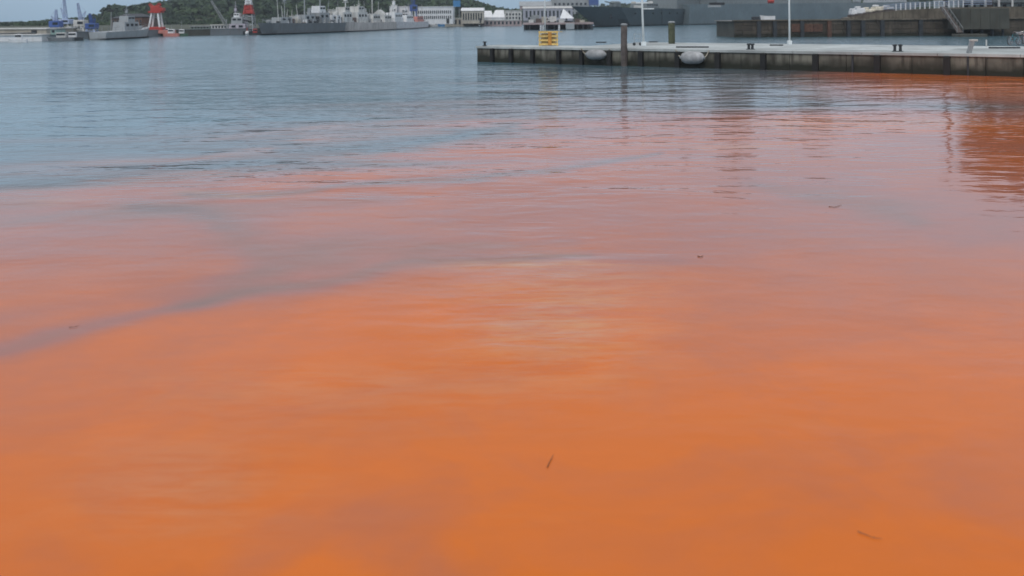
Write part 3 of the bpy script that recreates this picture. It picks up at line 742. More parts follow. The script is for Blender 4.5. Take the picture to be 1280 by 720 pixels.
t_ = thing('billboard', P(571, 20, 368), 'bright blue panel sign on posts above the pale hall roof', 'sign')
for px in (568, 574): MB().bar(P(px, 22, 368), P(px, 1, 368), .25).build('post', M_grey, t_)
MB().box(P(571, 4.5, 367.6), (3.0, .3, 2.6)).build('panel', M_sky_blue, t_)
building('hall', 'pale hall with a thin curved white roof right of the blue sign', 'hall', 577, 604, 9.5, 385, 16, M_beige, M_white, 'vault', nwin=8, cap=1.4)
t_ = thing('marquee', P(613, 30, 404), 'large white tent roof with a slanting left side', 'tent')
def tent(px0, px1, y0, ytop, Y, dpt, nm='canopy'):
    a = P(px0, y0, Y); b = P(px1, y0, Y); zt = P(px0, ytop, Y).z; x0, x1 = a.x, b.x; w = x1-x0
    mb = MB().add([(x0, Y, a.z), (x1, Y, a.z), (x1, Y+dpt, a.z), (x0, Y+dpt, a.z), (x0+w*.3, Y+dpt*.5, zt), (x1-w*.08, Y+dpt*.5, zt)],
                  [(3, 2, 1, 0), (0, 1, 5, 4), (2, 3, 4, 5), (0, 4, 3), (1, 2, 5)])
    mb.box(((x0+x1)/2, Y+dpt/2, a.z-1.4), (w*.97, dpt*.95, 2.8)); return mb
tent(591, 616, 22, 13.5, 404, 12).build('canopy', M_white, t_)
tent(614, 631, 22, 12.5, 406, 12).build('canopy', M_white, t_)
building('office', 'pale office with small dark windows right of the white tent', 'office', 631, 652, 13, 410, 10, M_dwhite, M_dwhite, 'flat', nwin=5, floors=2)
building('quay_shed', 'low pinkish quay shed below the white tent', 'shed', 600, 652, 25.2, 396, 4, M_pinkwall, M_dwhite, 'flat', nwin=10, base=.2, door=False)
building('quay_shed', 'low pale quay shed behind the white motor boats', 'shed', 556, 598, 22.5, 394, 4, M_beige, M_dwhite, 'flat', nwin=8, base=.2, door=False)
for i, (px, wy, ln, lb) in enumerate(((541, 33.4, 4.5, 'grey and white boat, leftmost of the marina boats'), (552, 33.0, 5, 'white motor boat with a blue hull stripe, second in the marina row'), (561, 32.8, 7, 'largest brilliant white motor boat of the marina row'),
                                  (574, 32.6, 5, 'white boat right of the largest motor boat'), (590, 32.0, 5, 'white boat, rightmost of the marina boats'))):
    b_ = small_boat('motor_boat', lb, px, wy, ln, M_white if i != 1 else M_sky_blue, M_white, yaw=.1*(i-2), group='boats before the pale quay sheds', hgt=1.0, mast=3)
building('long_shed', 'long pale grey shed with lilac stripes behind the columned jetty', 'shed', 654, 716, 7.5, 520, 20, mat('lilac_cladding', (.36, .38, .46)), M_dwhite, 'gable', nwin=12, cap=1.4, floors=1)
building('long_shed', 'pale pink gabled shed at the top of the picture above the lilac shed', 'shed', 650, 690, 1.5, 560, 14, M_pinkwall, M_navyl, 'gable', nwin=8, cap=3, floors=1)
building('grey_block', 'pale grey block between the pink shed and the destroyer bow', 'building', 690, 736, -2, 560, 18, M_navyl, M_dwhite, 'flat', nwin=8, floors=3)
t_ = thing('dark_crane', P(742, 20, 560), 'dark blue crane house behind the destroyer bow', 'crane')
MB().box(P(742, 2, 560), (6, 4, 5), b=.2).build('machine_house', M_blue, t_); 
for dx in (-2.4, 2.4): MB().bar(P(742, 24, 560)+Vector((dx, 0, 0)), P(742, 6, 560)+Vector((dx, 0, 0)), .6).build('leg', M_blue, t_)

# jetty on columns
JY = 280
ja, jb = P(654, 28.6, JY), P(742, 28.6, JY)
t_ = thing('jetty', (ja.x, JY, 0), 'short far jetty on black columns left of the destroyer bow', 'jetty')
for i in range(8):
    xa = ja.x+(jb.x-ja.x)*i/8; xb = ja.x+(jb.x-ja.x)*(i+1)/8
    MB().box(((xa+xb)/2, JY+4, ja.z-.3), (xb-xa-.05, 8, .6)).build('deck_slab', M_pinkwall, t_)
for i, px in enumerate((656, 662, 676, 679, 684, 693, 699, 709, 716, 722, 729, 736, 740)):
    for dy in (0.4, 7.2):
        a = P(px, 29, JY)
        MB().tube([(a.x, JY+dy, -1), (a.x, JY+dy, ja.z-.6)], .28, 8).build('column', M_white if px in (679, 699, 676) else M_dark, t_)
MB().box((ja.x/2+jb.x/2, JY+7.8, 1.0), (jb.x-ja.x-.4, .3, 2.6)).build('back_wall', M_dark, t_)
o = MB().box(P(712.5, 33, JY-.8), (2.7, 1.2, 1.9), b=.12).build('pontoon', M_navyl); tag(o, 'pale square float tied before the columned jetty', 'float')
tt = thing('tent', P(708, 27, JY+3), 'white pointed tent on the columned jetty', 'tent')
a = P(708, 10.5, JY+3); x0, x1 = P(700, 10, JY+3).x, P(717, 10, JY+3).x; z0 = P(708, 23, JY+3).z
MB().add([(x0, JY+1, z0), (x1, JY+1, z0), (x1, JY+5, z0), (x0, JY+5, z0), (a.x-1.0, JY+3, a.z)], [(3, 2, 1, 0), (0, 1, 4), (1, 2, 4), (2, 3, 4), (3, 0, 4)]).build('canopy', M_white, tt)
for sx in (x0+.1, x1-.1):
    for sy in (JY+1.1, JY+4.9): MB().bar((sx, sy, ja.z), (sx, sy, z0), .12).build('post', M_grey, tt)
for i, (px, w, h_, mm_, lb) in enumerate(((668, 3.4, 2.2, M_grey, 'grey covered truck on the columned jetty'), (690, 3.0, 1.8, M_dwhite, 'pale van on the columned jetty beside the white tent'))):
    g = P(px, 28.6, JY+3.5); tv = thing('parked_van', g, lb, 'van')
    MB().box(g+Vector((.3, 0, h_/2+.3)), (w*.72, 1.8, h_), b=.1).build('body', mm_, tv)
    MB().box(g+Vector((-w*.46, 0, h_*.38+.3)), (w*.3, 1.7, h_*.75), b=.12).build('cab', mm_, tv)
    MB().box(g+Vector((-w*.5, -.86, h_*.5+.35)), (w*.18, .06, h_*.28)).build('side_window', M_glass, tv)
    for dx in (-w*.35, w*.35):
        for dy in (-.8, .8): MB().tube([g+Vector((dx, dy-.1, .32)), g+Vector((dx, dy+.1, .32))], .32, 10).build('wheel', M_rub, tv)
for i, (px, hh) in enumerate(((664, 1.0), (673, 1.4), (680, 2.0), (702, 1.2), (722, 1.3), (727, .9))):
    g = P(px, 28.6, JY+1.4)
    o = MB().box(g+Vector((0, 0, hh/2)), (1.5, 1.2, hh), .1*i, b=.08).build('crate', [M_dwhite, M_brown, M_beige][i % 3])
    tag(o, ['low pale crate at the left end of the jetty', 'brown crate beside the covered truck', 'tall beige crate beside the covered truck', 'pale crate left of the tent post', 'brown crate right of the tent on the jetty', 'low beige crate at the right end of the jetty'][i], 'crate', 'crates on the columned jetty')

# destroyer
dA = G(733, 34.0); dB = G(948, 27.5)
ax_ = (dB-dA).normalized()
dA2 = dA-ax_*11
ship('destroyer', 'large dark grey warship with a raked bow lying behind the pier', 'warship', dA2, dB, 18, 7.9, 7.0, 6.4, M_destroyer, M_destroyer2,
     [(.27, .33, .45, 0, 2.2), (.38, .60, .85, 0, 7.0), (.40, .54, .7, 7.0, 14.0), (.66, .80, .8, 0, 8.0), (.86, .97, .6, 0, 2.5)],
     masts=[(.50, 46, .9), (.72, 34, .6)], guns=[(.17, 0, 2.6)], stacks=[(.60, 7, 17, 3.0), (.78, 8, 15, 2.6)], rake=.10, fine=.36, nst=34)
ds = thing('deck_stores', P(815, 11, 352), 'pale cases and awning on the warship foredeck beside the lamp pole', 'stores')
for px, w in ((797, 3), (806, 2), (813, 4), (826, 3), (838, 2.4)): MB().box(P(px, 8.9-.4*(px % 2), 366+(px-797)*.9), (w, 1.5, 1.2), b=.1).build('case', M_dwhite, ds)
# hull fittings of the dark warship
dd = bpy.data.objects['destroyer']; dc = Vector((dd.location.x, dd.location.y, 0)); dx_ = (dB-dA).normalized(); ds_ = Vector((dx_.y, -dx_.x, 0))
dL = (dB-dA2).length
dd['wo'] = tuple(dd.location)
for i in range(22):
    t = .2+.034*i; hb = 9*min(1, t/.36)**.62*.955
    c = dA2+dx_*(dL*t)+ds_*(hb+.05)+Vector((0, 0, 5.2)); MB().box(c, (.5, .5, .5), math.atan2(dx_.y, dx_.x), b=.1).build('porthole', M_boot, dd)
for k_, t in enumerate((.30, .45, .62)):
    c = dA2+dx_*(dL*t)+ds_*(9*min(1, t/.36)**.62+.1); MB().bar(c+Vector((0, 0, 1.2)), c+Vector((0, 0, 6.6)), .18).build('hull_fender', M_dark, dd)
a_ = dA2+dx_*(dL*.115)+ds_*4.1+Vector((0, 0, 5.0)); MB().bar(a_, a_-Vector((0, 0, 1.5)), .35).bar(a_-Vector((0, 0, 1.5))-dx_*.9, a_-Vector((0, 0, 1.5))+dx_*.9, .35).build('anchor', M_boot, dd)
# ship behind the stone quay
gA, gB = G(1150, 26.2), G(850, 30.9)
gs = ship('grey_ship', 'blue grey ship lying between the dark warship and the stone quay', 'ship', gA, gB, 15, 10.5, 9.5, 9.0, M_blueship, M_navyl,
     [(.10, .24, .6, 0, 2.2, M_navyl), (.36, .62, .7, 0, 6, M_destroyer2), (.44, .53, .6, 6, 30, M_destroyer2), (.70, .90, .75, 0, 7, M_destroyer2), (.76, .87, .6, 7, 32, M_destroyer2)],
     masts=[(.48, 50, 1.7), (.81, 60, 2.2)], stacks=[(.6, 6, 17, 2.2)], guns=[(.3, 0, 2)], fine=.25, transom=.95)
gs['wo'] = tuple(gs.location)
MB().box(P(893, 7.5, gB.y-12), (5.5, 1.0, 1.0)).build('ledge', M_navyl, gs); MB().box(P(896, 4.8, gB.y-12), (6.5, 1.0, 1.1)).build('dark_opening', M_boot, gs)  # dark box stands in for the shaded opening in the hull side
lr = MB().tube([P(960, 1.5, 221), P(967, 1.2, 221)], .55, 8).build('life_ring_box', M_red); tag(lr, 'red orange drum hanging at the rail of the blue grey ship', 'drum')

# ------------------------------------------------------------------ dark stone quay on the right
QY = 168
qa = P(918, 27, QY); qtop = P(918, 26.2, QY).z
q = thing('stone_quay', (qa.x, QY, 0), 'dark stone quay wall with stained blocks behind the right part of the pier', 'quay')
qx0 = qa.x; qx1 = 330.0; bw = 3.2; rws = 4; bh = (qtop+.4)/rws
core = MB().prism([(qx0+.3, QY+.35), (qx1, QY+.35), (qx1, QY+16), (qx0+.3, QY+16)], -1, qtop-.14); core.build('core', M_olive, q)
base = None; ncol = int((135-qx0)/bw)
for r_ in range(rws):
    for i in range(ncol):
        off = (.5 if r_ % 2 else 0)*bw; x = qx0+i*bw+off+bw/2
        w = bw-.05
        if r_ % 2 and i == 0:
            MB().box((qx0+bw*.25, QY+.3, -.4+bh*(r_+.5)), (bw*.5-.05, .6, bh-.05), b=.03).build('stone', M_stone, q)
        dy = random.uniform(-.04, .05)
        MB().box((x, QY+.3+dy, -.4+bh*(r_+.5)), (w, .6, bh-.05), b=.03).build('stone', M_stone, q)
MB().box(((qx0+135+bw)/2+98, QY+.3, qtop/2), (qx1-135-bw*1.2, .6, qtop)).build('far_wall', M_stone, q)
for i in range(12):
    xa = qx0-.2+i*8.5
    MB().box((xa+4.25, QY+.5, qtop+.06), (8.44, 1.6, .24)).build('coping', M_stone2, q)
MB().prism([(qx0-.1, QY+1.35), (qx1, QY+1.35), (qx1, QY+16.2), (qx0-.1, QY+16.2)], qtop-.14, qtop+.05).build('quay_top', M_ground, q)
# buttresses and recesses
for px in (948, 968, 1002, 1036, 1060, 1078, 1102, 1150):
    a = P(px, 26, QY); MB().box((a.x, QY-.25, qtop/2-.2), (.7, .5, qtop+.2)).build('fender_timber', M_dark if px != 1036 else M_rust, q)
# rusty patch plates
for px, w in ((1003, 7), (1022, 3)):
    a = P(px, 32, QY); MB().box((a.x, QY-.12, qtop*.55), (w*.6, .14, 1.5)).build('rusty_plate', M_rust, q)
small_boat('dinghy', 'white upturned dinghy lying on the stone quay end', 959, 49.5, 2.9, M_white, M_white, cabin=False, hgt=.65).location = P(959, 24.2, QY+3)
o = MB().box(P(944.5, 23, QY+3), (1.2, 1, .7), .3, b=.1).build('crate', M_dark); tag(o, 'dark box beside the white dinghy on the quay end', 'crate')
# ramped upper wall
up = thing('upper_wall', (P(1090, 20, QY+6).x, QY+6, qtop), 'ramped upper stone wall with white railing on the right quay', 'wall')
pts = [(1058, 22.5), (1080, 18.5), (1104, 15), (1128, 12.5), (1160, 10.8), (1200, 9.2), (1240, 8.4), (1300, 8), (1420, 7), (1600, 6)]
UY = QY+5
for (pa, ya), (pb, yb) in zip(pts[:-1], pts[1:]):
    a = P(pa, ya, UY); b = P(pb, yb, UY); k = max(1, int((b.x-a.x)/3.2))
    for i in range(k):
        c0 = a.lerp(b, i/k); c1 = a.lerp(b, (i+1)/k)
        MB().add([(c0.x+.02, UY, qtop), (c1.x-.02, UY, qtop), (c1.x-.02, UY, c1.z), (c0.x+.02, UY, c0.z), (c0.x+.02, UY+3, qtop), (c1.x-.02, UY+3, qtop), (c1.x-.02, UY+3, c1.z), (c0.x+.02, UY+3, c0.z)],
                 [(0, 1, 2, 3), (5, 4, 7, 6), (4, 0, 3, 7), (1, 5, 6, 2), (3, 2, 6, 7), (4, 5, 1, 0)]).build('stone', M_stone2, up)
rl = MB()
for px in range(1120, 1205, 6):
    yv = float(np.interp(px, [a_[0] for a_ in pts], [a_[1] for a_ in pts])); c = P(px, yv, UY+.4)
    MB().bar(c, c+Vector((0, 0, 1.35)), .16).build('railing_post', M_white, up)
for zz in (.55, .95, 1.3):
    for (pa, ya), (pb, yb) in zip(pts[2:6], pts[3:7]): rl.bar(P(pa, ya, UY+.4)+Vector((0, 0, zz)), P(pb, yb, UY+.4)+Vector((0, 0, zz)), .09)
rl.build('railing_rail', M_pale_blue, up)
gl = thing('guard_rail', P(1204, 8, UY+1), 'guard rail of pale posts and dark bars at the top right of the quay', 'railing')
for i in range(8):
    px = 1215+i*16.8; c = P(px, 8.2, UY+1); MB().bar(c, c+Vector((0, 0, 1.5)), .3).build('post', M_dwhite, gl)
mb = MB(); mb.bar(P(1204, 4.5, UY+1.3), P(1360, 3.8, UY+1.3), .2, .32); mb.build('rail', M_dark, gl)
mb = MB(); mb.bar(P(1204, 1.5, UY+1.3), P(1360, 1.0, UY+1.3), .1, .12); mb.build('rail', M_grey, gl)
# white heap / covered goods along the ramp foot
for i, (px, py, w, h_, mm_, lb) in enumerate(((1069, 17.5, 1.5, 1.6, M_white, 'white bag standing at the low end of the ramped wall'), (1077, 15.0, 2.4, 1.4, M_white, 'bright white covered pallet at the ramp foot'),
        (1088, 13.8, 2.6, 1.3, mat('cream_sack', (.62, .58, .48)), 'cream covered pallet in the middle of the ramp'), (1100, 12.2, 2.6, 1.2, mat('cream_sack', (.6, .5, .4)), 'cream covered pallet right of the middle one on the ramp'), (1113, 10.6, 2.6, 1.2, M_dwhite, 'pale covered pallet at the top of the ramp'))):
    wy = float(np.interp(px, [q_[0] for q_ in pts], [q_[1] for q_ in pts])); c = P(px, wy, UY); z0 = c.z+.12; hh = [.95, 1.15, .7, .9, .55][i]
    t_ = thing('covered_pallet', (c.x, UY+1.4, z0), lb, 'pallet', 'covered pallets on the quay ramp')
    MB().box((c.x, UY+1.4, z0+.0), (w*.9, 1.8, .3)).build('pallet_base', M_wood, t_)
    MB().box((c.x+.1, UY+1.4, z0+.15+hh/2), (w*.72, 1.6, hh), .12*i, b=.18).build('cover', mm_, t_)
    MB().box((c.x-w*.12, UY+1.2, z0+.15+hh+.16), (w*.4, 1.1, .34), -.2*i, b=.1).build('top_bundle', M_white if i % 2 else mm_, t_)
t_ = thing('light_mast', P(1182, 9, UY+2), 'tall dark floodlight mast rising out of the picture above the gangway', 'mast')
g = P(1182, 9, UY+2); MB().tube([g, g+Vector((.3, 0, 20))], [.5, .3], 8).build('pole', M_dark, t_); MB().box(g+Vector((.3, 0, 20.3)), (3.2, .8, .8), b=.1).build('floodlight', M_dark, t_)
# dark platform on piles and gangway
pl = thing('landing_platform', P(1232, 40, QY-6), 'dark concrete landing platform on short piles under the guard rail', 'platform')
a = P(1201, 10.5, QY-5); b = P(1262, 36.5, QY-5)
k = 5
for i in range(k):
    xa = a.x+(b.x-a.x)*i/k; xb = a.x+(b.x-a.x)*(i+1)/k
    MB().box(((xa+xb)/2, QY-2.4, (a.z+b.z)/2), (xb-xa-.04, 5.2, a.z-b.z), b=.05).build('wall_panel', M_olive, pl)
for i in range(5):
    xx = a.x+.6+(b.x-a.x-1.2)*i/4; MB().tube([(xx, QY-3.8, -1), (xx, QY-3.8, b.z)], .25, 8).build('pile', M_dark, pl)
gw = thing('gangway', P(1200, 42, QY-4), 'slanting grey brown gangway left of the dark landing platform', 'gangway')
p0, p1 = P(1178, 9, QY-.8), P(1200, 41, QY-6)
MB().bar(p0, p1, 1.1, .18).build('ramp', M_wood, gw)
for sx in (-.55, .55):
    mb = MB(); o_ = Vector((sx, 0, .9)); mb.bar(p0+o_, p1+o_, .08)
    for i in range(7):
        c = p0.lerp(p1, i/6); mb.bar(c+Vector((sx, 0, 0)), c+o_, .06)
    mb.build('handrail', M_grey, gw)
MB().box((p1.x+1.2, QY-7, .2), (5, 3, .6), b=.05).build('landing_float', M_olive, gw)
# tall trees behind the guard rail; they stand above the frame and darken the water at the right
def tree(px, Yt, zb, z1, z2, rx_, lb, seed):
    r_ = np.random.default_rng(seed); g = P(px, 9, Yt); g.z = zb
    t_ = thing('tree', g, lb, 'tree', 'tall trees behind the guard rail')
    tk = MB().tube([g, g+Vector((.3, 0, (z1-zb)*.6)), g+Vector((-.2, 0, z1-zb)), g+Vector((.2, 0, z2*.8-zb))], [.75, .6, .45, .15], 10).build('trunk', M_wood, t_, smooth=True)
    for i in range(7):
        a_ = i*2.4; h0 = z1-1+(z2-z1)*i*.09
        MB().tube([g+Vector((0, 0, h0-zb)), g+Vector((math.cos(a_)*rx_*.4, math.sin(a_)*rx_*.4, h0+3-zb)), g+Vector((math.cos(a_)*rx_*.75, math.sin(a_)*rx_*.75, h0+5.5-zb))], [.3, .2, .07], 6).build('limb', M_wood, t_)
    nc = 80; cl = []
    for i in range(nc):
        d = r_.normal(size=3); d /= np.linalg.norm(d); q_ = r_.uniform(.35, .95)
        cl.append(((g.x+d[0]*rx_*q_, g.y+d[1]*rx_*q_, (z1+z2)/2+d[2]*(z2-z1)/2*q_), r_.uniform(1.4, 2.9)))
    vs = []; k = 200
    for c_, rr in cl:
        d = r_.normal(size=(k, 3)); d /= np.linalg.norm(d, axis=1)[:, None]; p_ = np.array(c_)+d*(rr*r_.uniform(.5, 1.05, k))[:, None]
        t1 = r_.normal(size=(k, 3)); t1 /= np.linalg.norm(t1, axis=1)[:, None]; t2 = np.cross(d, t1); t2 /= np.linalg.norm(t2, axis=1)[:, None]; sz = r_.uniform(.35, .75, k)[:, None]
        vs.append(np.stack([p_-t1*sz, p_+t2*sz*.6, p_+t1*sz, p_-t2*sz*.6], 1).reshape(-1, 3))
    vs = np.concatenate(vs)-np.array(g); m_ = bpy.data.meshes.new('crown'); nq = len(vs)//4
    m_.vertices.add(nq*4); m_.vertices.foreach_set('co', vs.ravel()); m_.loops.add(nq*4); m_.loops.foreach_set('vertex_index', np.arange(nq*4))
    m_.polygons.add(nq); m_.polygons.foreach_set('loop_start', np.arange(0, nq*4, 4)); m_.update(calc_edges=True); m_.materials.append(M_leaf)
    o = bpy.data.objects.new('crown', m_); C.objects.link(o); o.parent = t_; o['wo'] = tuple(g)
tree(1236, QY+12, qtop, 13, 31, 6.0, 'leftmost tall tree behind the guard rail, crown above the picture', 1)
tree(1290, QY+13, qtop, 8, 36, 7.5, 'tallest tree behind the guard rail, second from the left', 2)
tree(1352, QY+12, qtop, 7, 34, 7.5, 'third tall tree behind the guard rail outside the right edge', 3)
tree(1420, QY+13, qtop, 7, 36, 8.0, 'fourth tall tree behind the guard rail outside the right edge', 4)
building('pale_shed', 'pale low shed with a dark window band behind the guard rail', 'shed', 1196, 1420, -1, QY+26, 10, mat('teal_grey_wall', (.30, .35, .35)), M_dwhite, nwin=22, base=qtop, door=False)
tag(MB().prism([(qx0+40, QY+16.2), (420, QY+16.2), (420, 520), (200, 520)], -1, qtop).build('quay_yard', M_ground), kind='structure')

# ------------------------------------------------------------------ near pier
FA, FB = G(596, 77.2), G(1280, 96.3)
pd = (FB-FA); pd.z = 0; pl_ = pd.length; pd.normalize(); pn = Vector((-pd.y, pd.x, 0))    # pn points away from camera
if pn.y < 0: pn = -pn
PZ = 1.5
pang = math.atan2(pd.y, pd.x)
def front_t(px):
    """distance along the pier front where the picture column px meets it"""
    r = ray(px, 60); a = Vector((r[0], r[1])); # solve s*a = FA + t*pd
    det = a.x*(-pd.y)+a.y*pd.x
    s_k = (FA.x*(-pd.y)+FA.y*pd.x)/det
    return (a.x*s_k-FA.x)*pd.x+(a.y*s_k-FA.y)*pd.y
pier = thing('pier', FA, 'long concrete pier with pale deck and dark stained face reaching in from the right', 'pier')
cuts = [616.5, 640, 667, 699.5, 728, 763, 802, 848, 898, 955, 1020, 1097, 1184]
ts = [0]+[front_t(c) for c in cuts]
while ts[-1] < 110: ts.append(ts[-1]+7.2)
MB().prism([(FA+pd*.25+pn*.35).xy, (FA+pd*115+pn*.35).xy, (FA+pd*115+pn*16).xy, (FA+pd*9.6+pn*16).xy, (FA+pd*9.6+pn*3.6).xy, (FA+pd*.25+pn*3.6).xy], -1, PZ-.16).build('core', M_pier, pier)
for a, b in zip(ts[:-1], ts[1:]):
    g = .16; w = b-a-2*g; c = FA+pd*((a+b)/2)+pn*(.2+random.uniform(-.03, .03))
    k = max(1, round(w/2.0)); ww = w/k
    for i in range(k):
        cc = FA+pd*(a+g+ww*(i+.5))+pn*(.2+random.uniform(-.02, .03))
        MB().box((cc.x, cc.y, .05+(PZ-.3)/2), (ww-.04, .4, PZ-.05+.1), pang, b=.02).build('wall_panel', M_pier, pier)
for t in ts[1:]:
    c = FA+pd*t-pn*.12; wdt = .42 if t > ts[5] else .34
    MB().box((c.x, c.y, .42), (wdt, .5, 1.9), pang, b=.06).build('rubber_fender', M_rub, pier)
for px in (1066, 1210):
    c = FA+pd*front_t(px)-pn*.04; MB().box((c.x, c.y, .5), (.12, .3, 1.7), pang).build('ladder_rail', M_dark, pier)
# end face
c = FA+pn*1.9+pd*.1; MB().box((c.x, c.y, .6), (.3, 3.5, 1.7), pang).build('end_wall', M_pier, pier)
# deck slabs, two rows; narrow at the head
t = -.05; i = 0
while t < 112:
    w = 5.2; far = 3.9 if t < 9.2 else 16.1
    dpts = [(-.12, 4.0)] if far < 5 else [(-.12, 4.0), (4.03, 10.0), (10.03, 16.1)]
    for d0, d1 in dpts:
        c = FA+pd*(t+w/2)+pn*((d0+d1)/2)
        MB().box((c.x, c.y, PZ-.05+random.uniform(-.004, .004)), (w-.03, d1-d0, .22), pang, b=.015).build('deck_slab', M_deck, pier)
    t += w
# timber kerb lengths and pipes
for px0, px1, py in ((845, 886, 59.6), (962, 979, 57.2), (745, 758, 53.6), (811, 822, 53), (1236, 1275, 60.5)):
    a = G(px0, py, PZ+.06); b = G(px1, py, PZ+.06)
    o = MB().bar(a+Vector((0, 0, .06)), b+Vector((0, 0, .06)), .18, .12).build('timber_kerb', M_dark)
    tag(o, {845: 'dark timber baulk behind the larger white fender', 962: 'short dark timber baulk near the second lamp pole', 745: 'short dark timber baulk above the smaller white fender', 811: 'short dark timber baulk right of the first lamp pole', 1236: 'dark timber baulk beside the parked bicycles'}[px0], 'timber', 'dark timber baulks on the pier')
def bollard(px, py, h_, r_, lb, m_=None):
    g = G(px, py, PZ+.06); t_ = thing('bollard', g, lb, 'bollard', 'bollards on the pier')
    MB().tube([g, g+Vector((0, 0, h_*.75)), g+Vector((0, 0, h_*.8)), g+Vector((0, 0, h_))], [r_*.8, r_*.7, r_*1.25, r_*1.1], 12).build('post', m_ or M_dark, t_, smooth=False)
    MB().tube([g-Vector((0, 0, .0)), g+Vector((0, 0, .05))], r_*1.5, 12).build('base_plate', M_dark, t_)
bollard(606, 57.6, .45, .16, 'small bollard at the head of the pier')
bollard(936, 62, .5, .15, 'left bollard of the pair right of the larger fender')
bollard(940.5, 62, .5, .15, 'right bollard of the pair right of the larger fender')
bollard(1118.5, 64.5, .55, .14, 'left bollard of the dark pair far along the pier')
bollard(1125.5, 64.5, .55, .14, 'right bollard of the dark pair far along the pier')
# grey mooring post with pale cap
g = G(1211, 66.5, PZ+.06); t_ = thing('mooring_post', g, 'grey slanting mooring post with a pale cap on the pier edge', 'post')
MB().bar(g, g+Vector((.25, 0, .85)), .26).build('post', M_grey, t_)
MB().box(g+Vector((.34, 0, .92)), (.5, .3, .14), b=.02).build('cap', M_dwhite, t_)
g = G(1233, 58.5, PZ+.06); t_ = thing('stake', g, 'thin pale stake on the pier left of the bicycles', 'post'); MB().bar(g, g+Vector((0, 0, .6)), .08).build('rod', M_dwhite, t_)
# round timber piles
def pile(px, y0, y1, Yp, r_, m_, lb, zlow=-1.2):
    a = P(px, y0, Yp); t_ = thing('timber_pile', (a.x, Yp, 0), lb, 'pile', 'timber piles at the pier')
    k = 8; pp = [Vector((a.x+random.uniform(-.02, .02), Yp, zlow+(a.z-zlow)*i/k)) for i in range(k+1)]
    MB().tube(pp, [r_*random.uniform(.95, 1.04)*(1.02-.1*i/k) for i in range(k+1)], 12).build('shaft', m_, t_, smooth=True)
    MB().tube([Vector((a.x, Yp, a.z-.05)), Vector((a.x, Yp, a.z+.05)), Vector((a.x, Yp, a.z+.12))], [r_*1.0, r_*1.02, r_*.6], 12).build('cap', M_grey, t_)
    return t_, a
fp = FA+pd*front_t(780)-pn*.42
pile(780, 31, 80, fp.y, .30, M_wood, 'brown timber pile at the pier face between the two white fenders')
c = P(780, 68, fp.y-.3)
bp_ = FA+pd*front_t(839)+pn*16.6
pile(839.5, 28, 60, bp_.y, .36, M_woodg, 'mossy green timber pile behind the pier right of the lamp pole')
# white lamp poles
def lamp_pole(px, py, top, lb, arms=True, r_=.085, lean=0):
    g = G(px, py, PZ+.06); t_ = thing('lamp_pole', g, lb, 'lamp pole', 'white lamp poles on the pier')
    tp = g+Vector((lean, 0, top))
    MB().tube([g, g.lerp(tp, .5), tp], [r_, r_*.85, r_*.6], 10).build('pole', M_steelpole, t_, smooth=True)
    MB().box(g+Vector((0, 0, .2)), (r_*4, r_*4, .4), b=.03).build('base', M_steelpole, t_)
    if arms:
        z = P(px, 3.5, g.y).z; MB().bar((g.x-.95+lean*.6, g.y, z), (g.x+.95+lean*.6, g.y, z), .12).build('cross_arm', M_steelpole, t_)
        for dx in (-.8, .8): MB().box((g.x+dx+lean*.6, g.y, z+.02), (.42, .3, .2), b=.04).build('lamp_housing', M_dwhite, t_)
        z = P(px, 11, g.y).z; MB().bar((g.x-.1, g.y-.05, z), (g.x+1.0, g.y-.05, z), .09).build('sign_arm', M_steelpole, t_)
    else:
        MB().box(tp+Vector((0, -.35, .02)), (.28, .9, .16), b=.04).build('lamp_head', M_dwhite, t_)
    return t_
lamp_pole(804.5, 57.5, 7.6, 'white lamp pole with cross arms between the two timber piles', True, .11, -.2)
lamp_pole(987, 56, 9.0, 'tall thin white lamp pole before the stone quay', False, .09)
lamp_pole(681.5, 55.6, 8.2, 'faint pale lamp pole behind the yellow rack', False, .07)
# wire stand beside the pole
g = G(796, 57, PZ+.06); t_ = thing('hand_cart', g, 'small pale tubular cart beside the cross armed lamp pole', 'cart')
mb = MB()
for dx in (-.25, .35): mb.tube([g+Vector((dx, 0, .15)), g+Vector((dx, 0, 1.1)), g+Vector((dx+.1, 0, 1.25))], .03, 6)
for zz in (.3, .7, 1.1): mb.bar(g+Vector((-.25, 0, zz)), g+Vector((.35, 0, zz)), .04)
mb.build('frame', M_navyl, t_)
for dx in (-.25, .35): MB().tube([g+Vector((dx, -.04, .15)), g+Vector((dx, .04, .15))], .15, 10).build('wheel', M_dark, t_)
# yellow rack
g = G(685.5, 57.5, PZ+.06); RW, RH, RD = 1.75, 1.42, .9
t_ = thing('yellow_rack', g, 'yellow slatted rack with an orange middle standing on the pier head', 'rack')
for sx in (-1, 1):
    for sy in (-1, 1): MB().bar(g+Vector((sx*RW*.48, sy*RD/2, 0)), g+Vector((sx*RW*.48, sy*RD/2, RH)), .09).build('post', M_yel, t_)
for i in range(4):
    z = .18+i*(RH-.25)/3
    for sy in (-1, 1): MB().box(g+Vector((0, sy*RD*.53, z)), (RW*1.06, .05, .17)).build('slat', M_yel, t_)
    MB().box(g+Vector((0, 0, z)), (RW*.9, RD*.9, .05)).build('shelf', M_yel, t_)
MB().box(g+Vector((.12, -RD*.57, RH*.52)), (.34, .06, RH*.88)).build('centre_board', M_orange, t_)
MB().box(g+Vector((0, 0, RH*.45)), (RW*.8, RD*.7, RH*.8), b=.05).build('drum_load', mat('tan_load', (.50, .38, .18)), t_)
MB().bar(g+Vector((RW*.5, 0, RH-.05)), g+Vector((RW*.78, 0, RH-.05)), .05).build('handle', M_yel, t_)

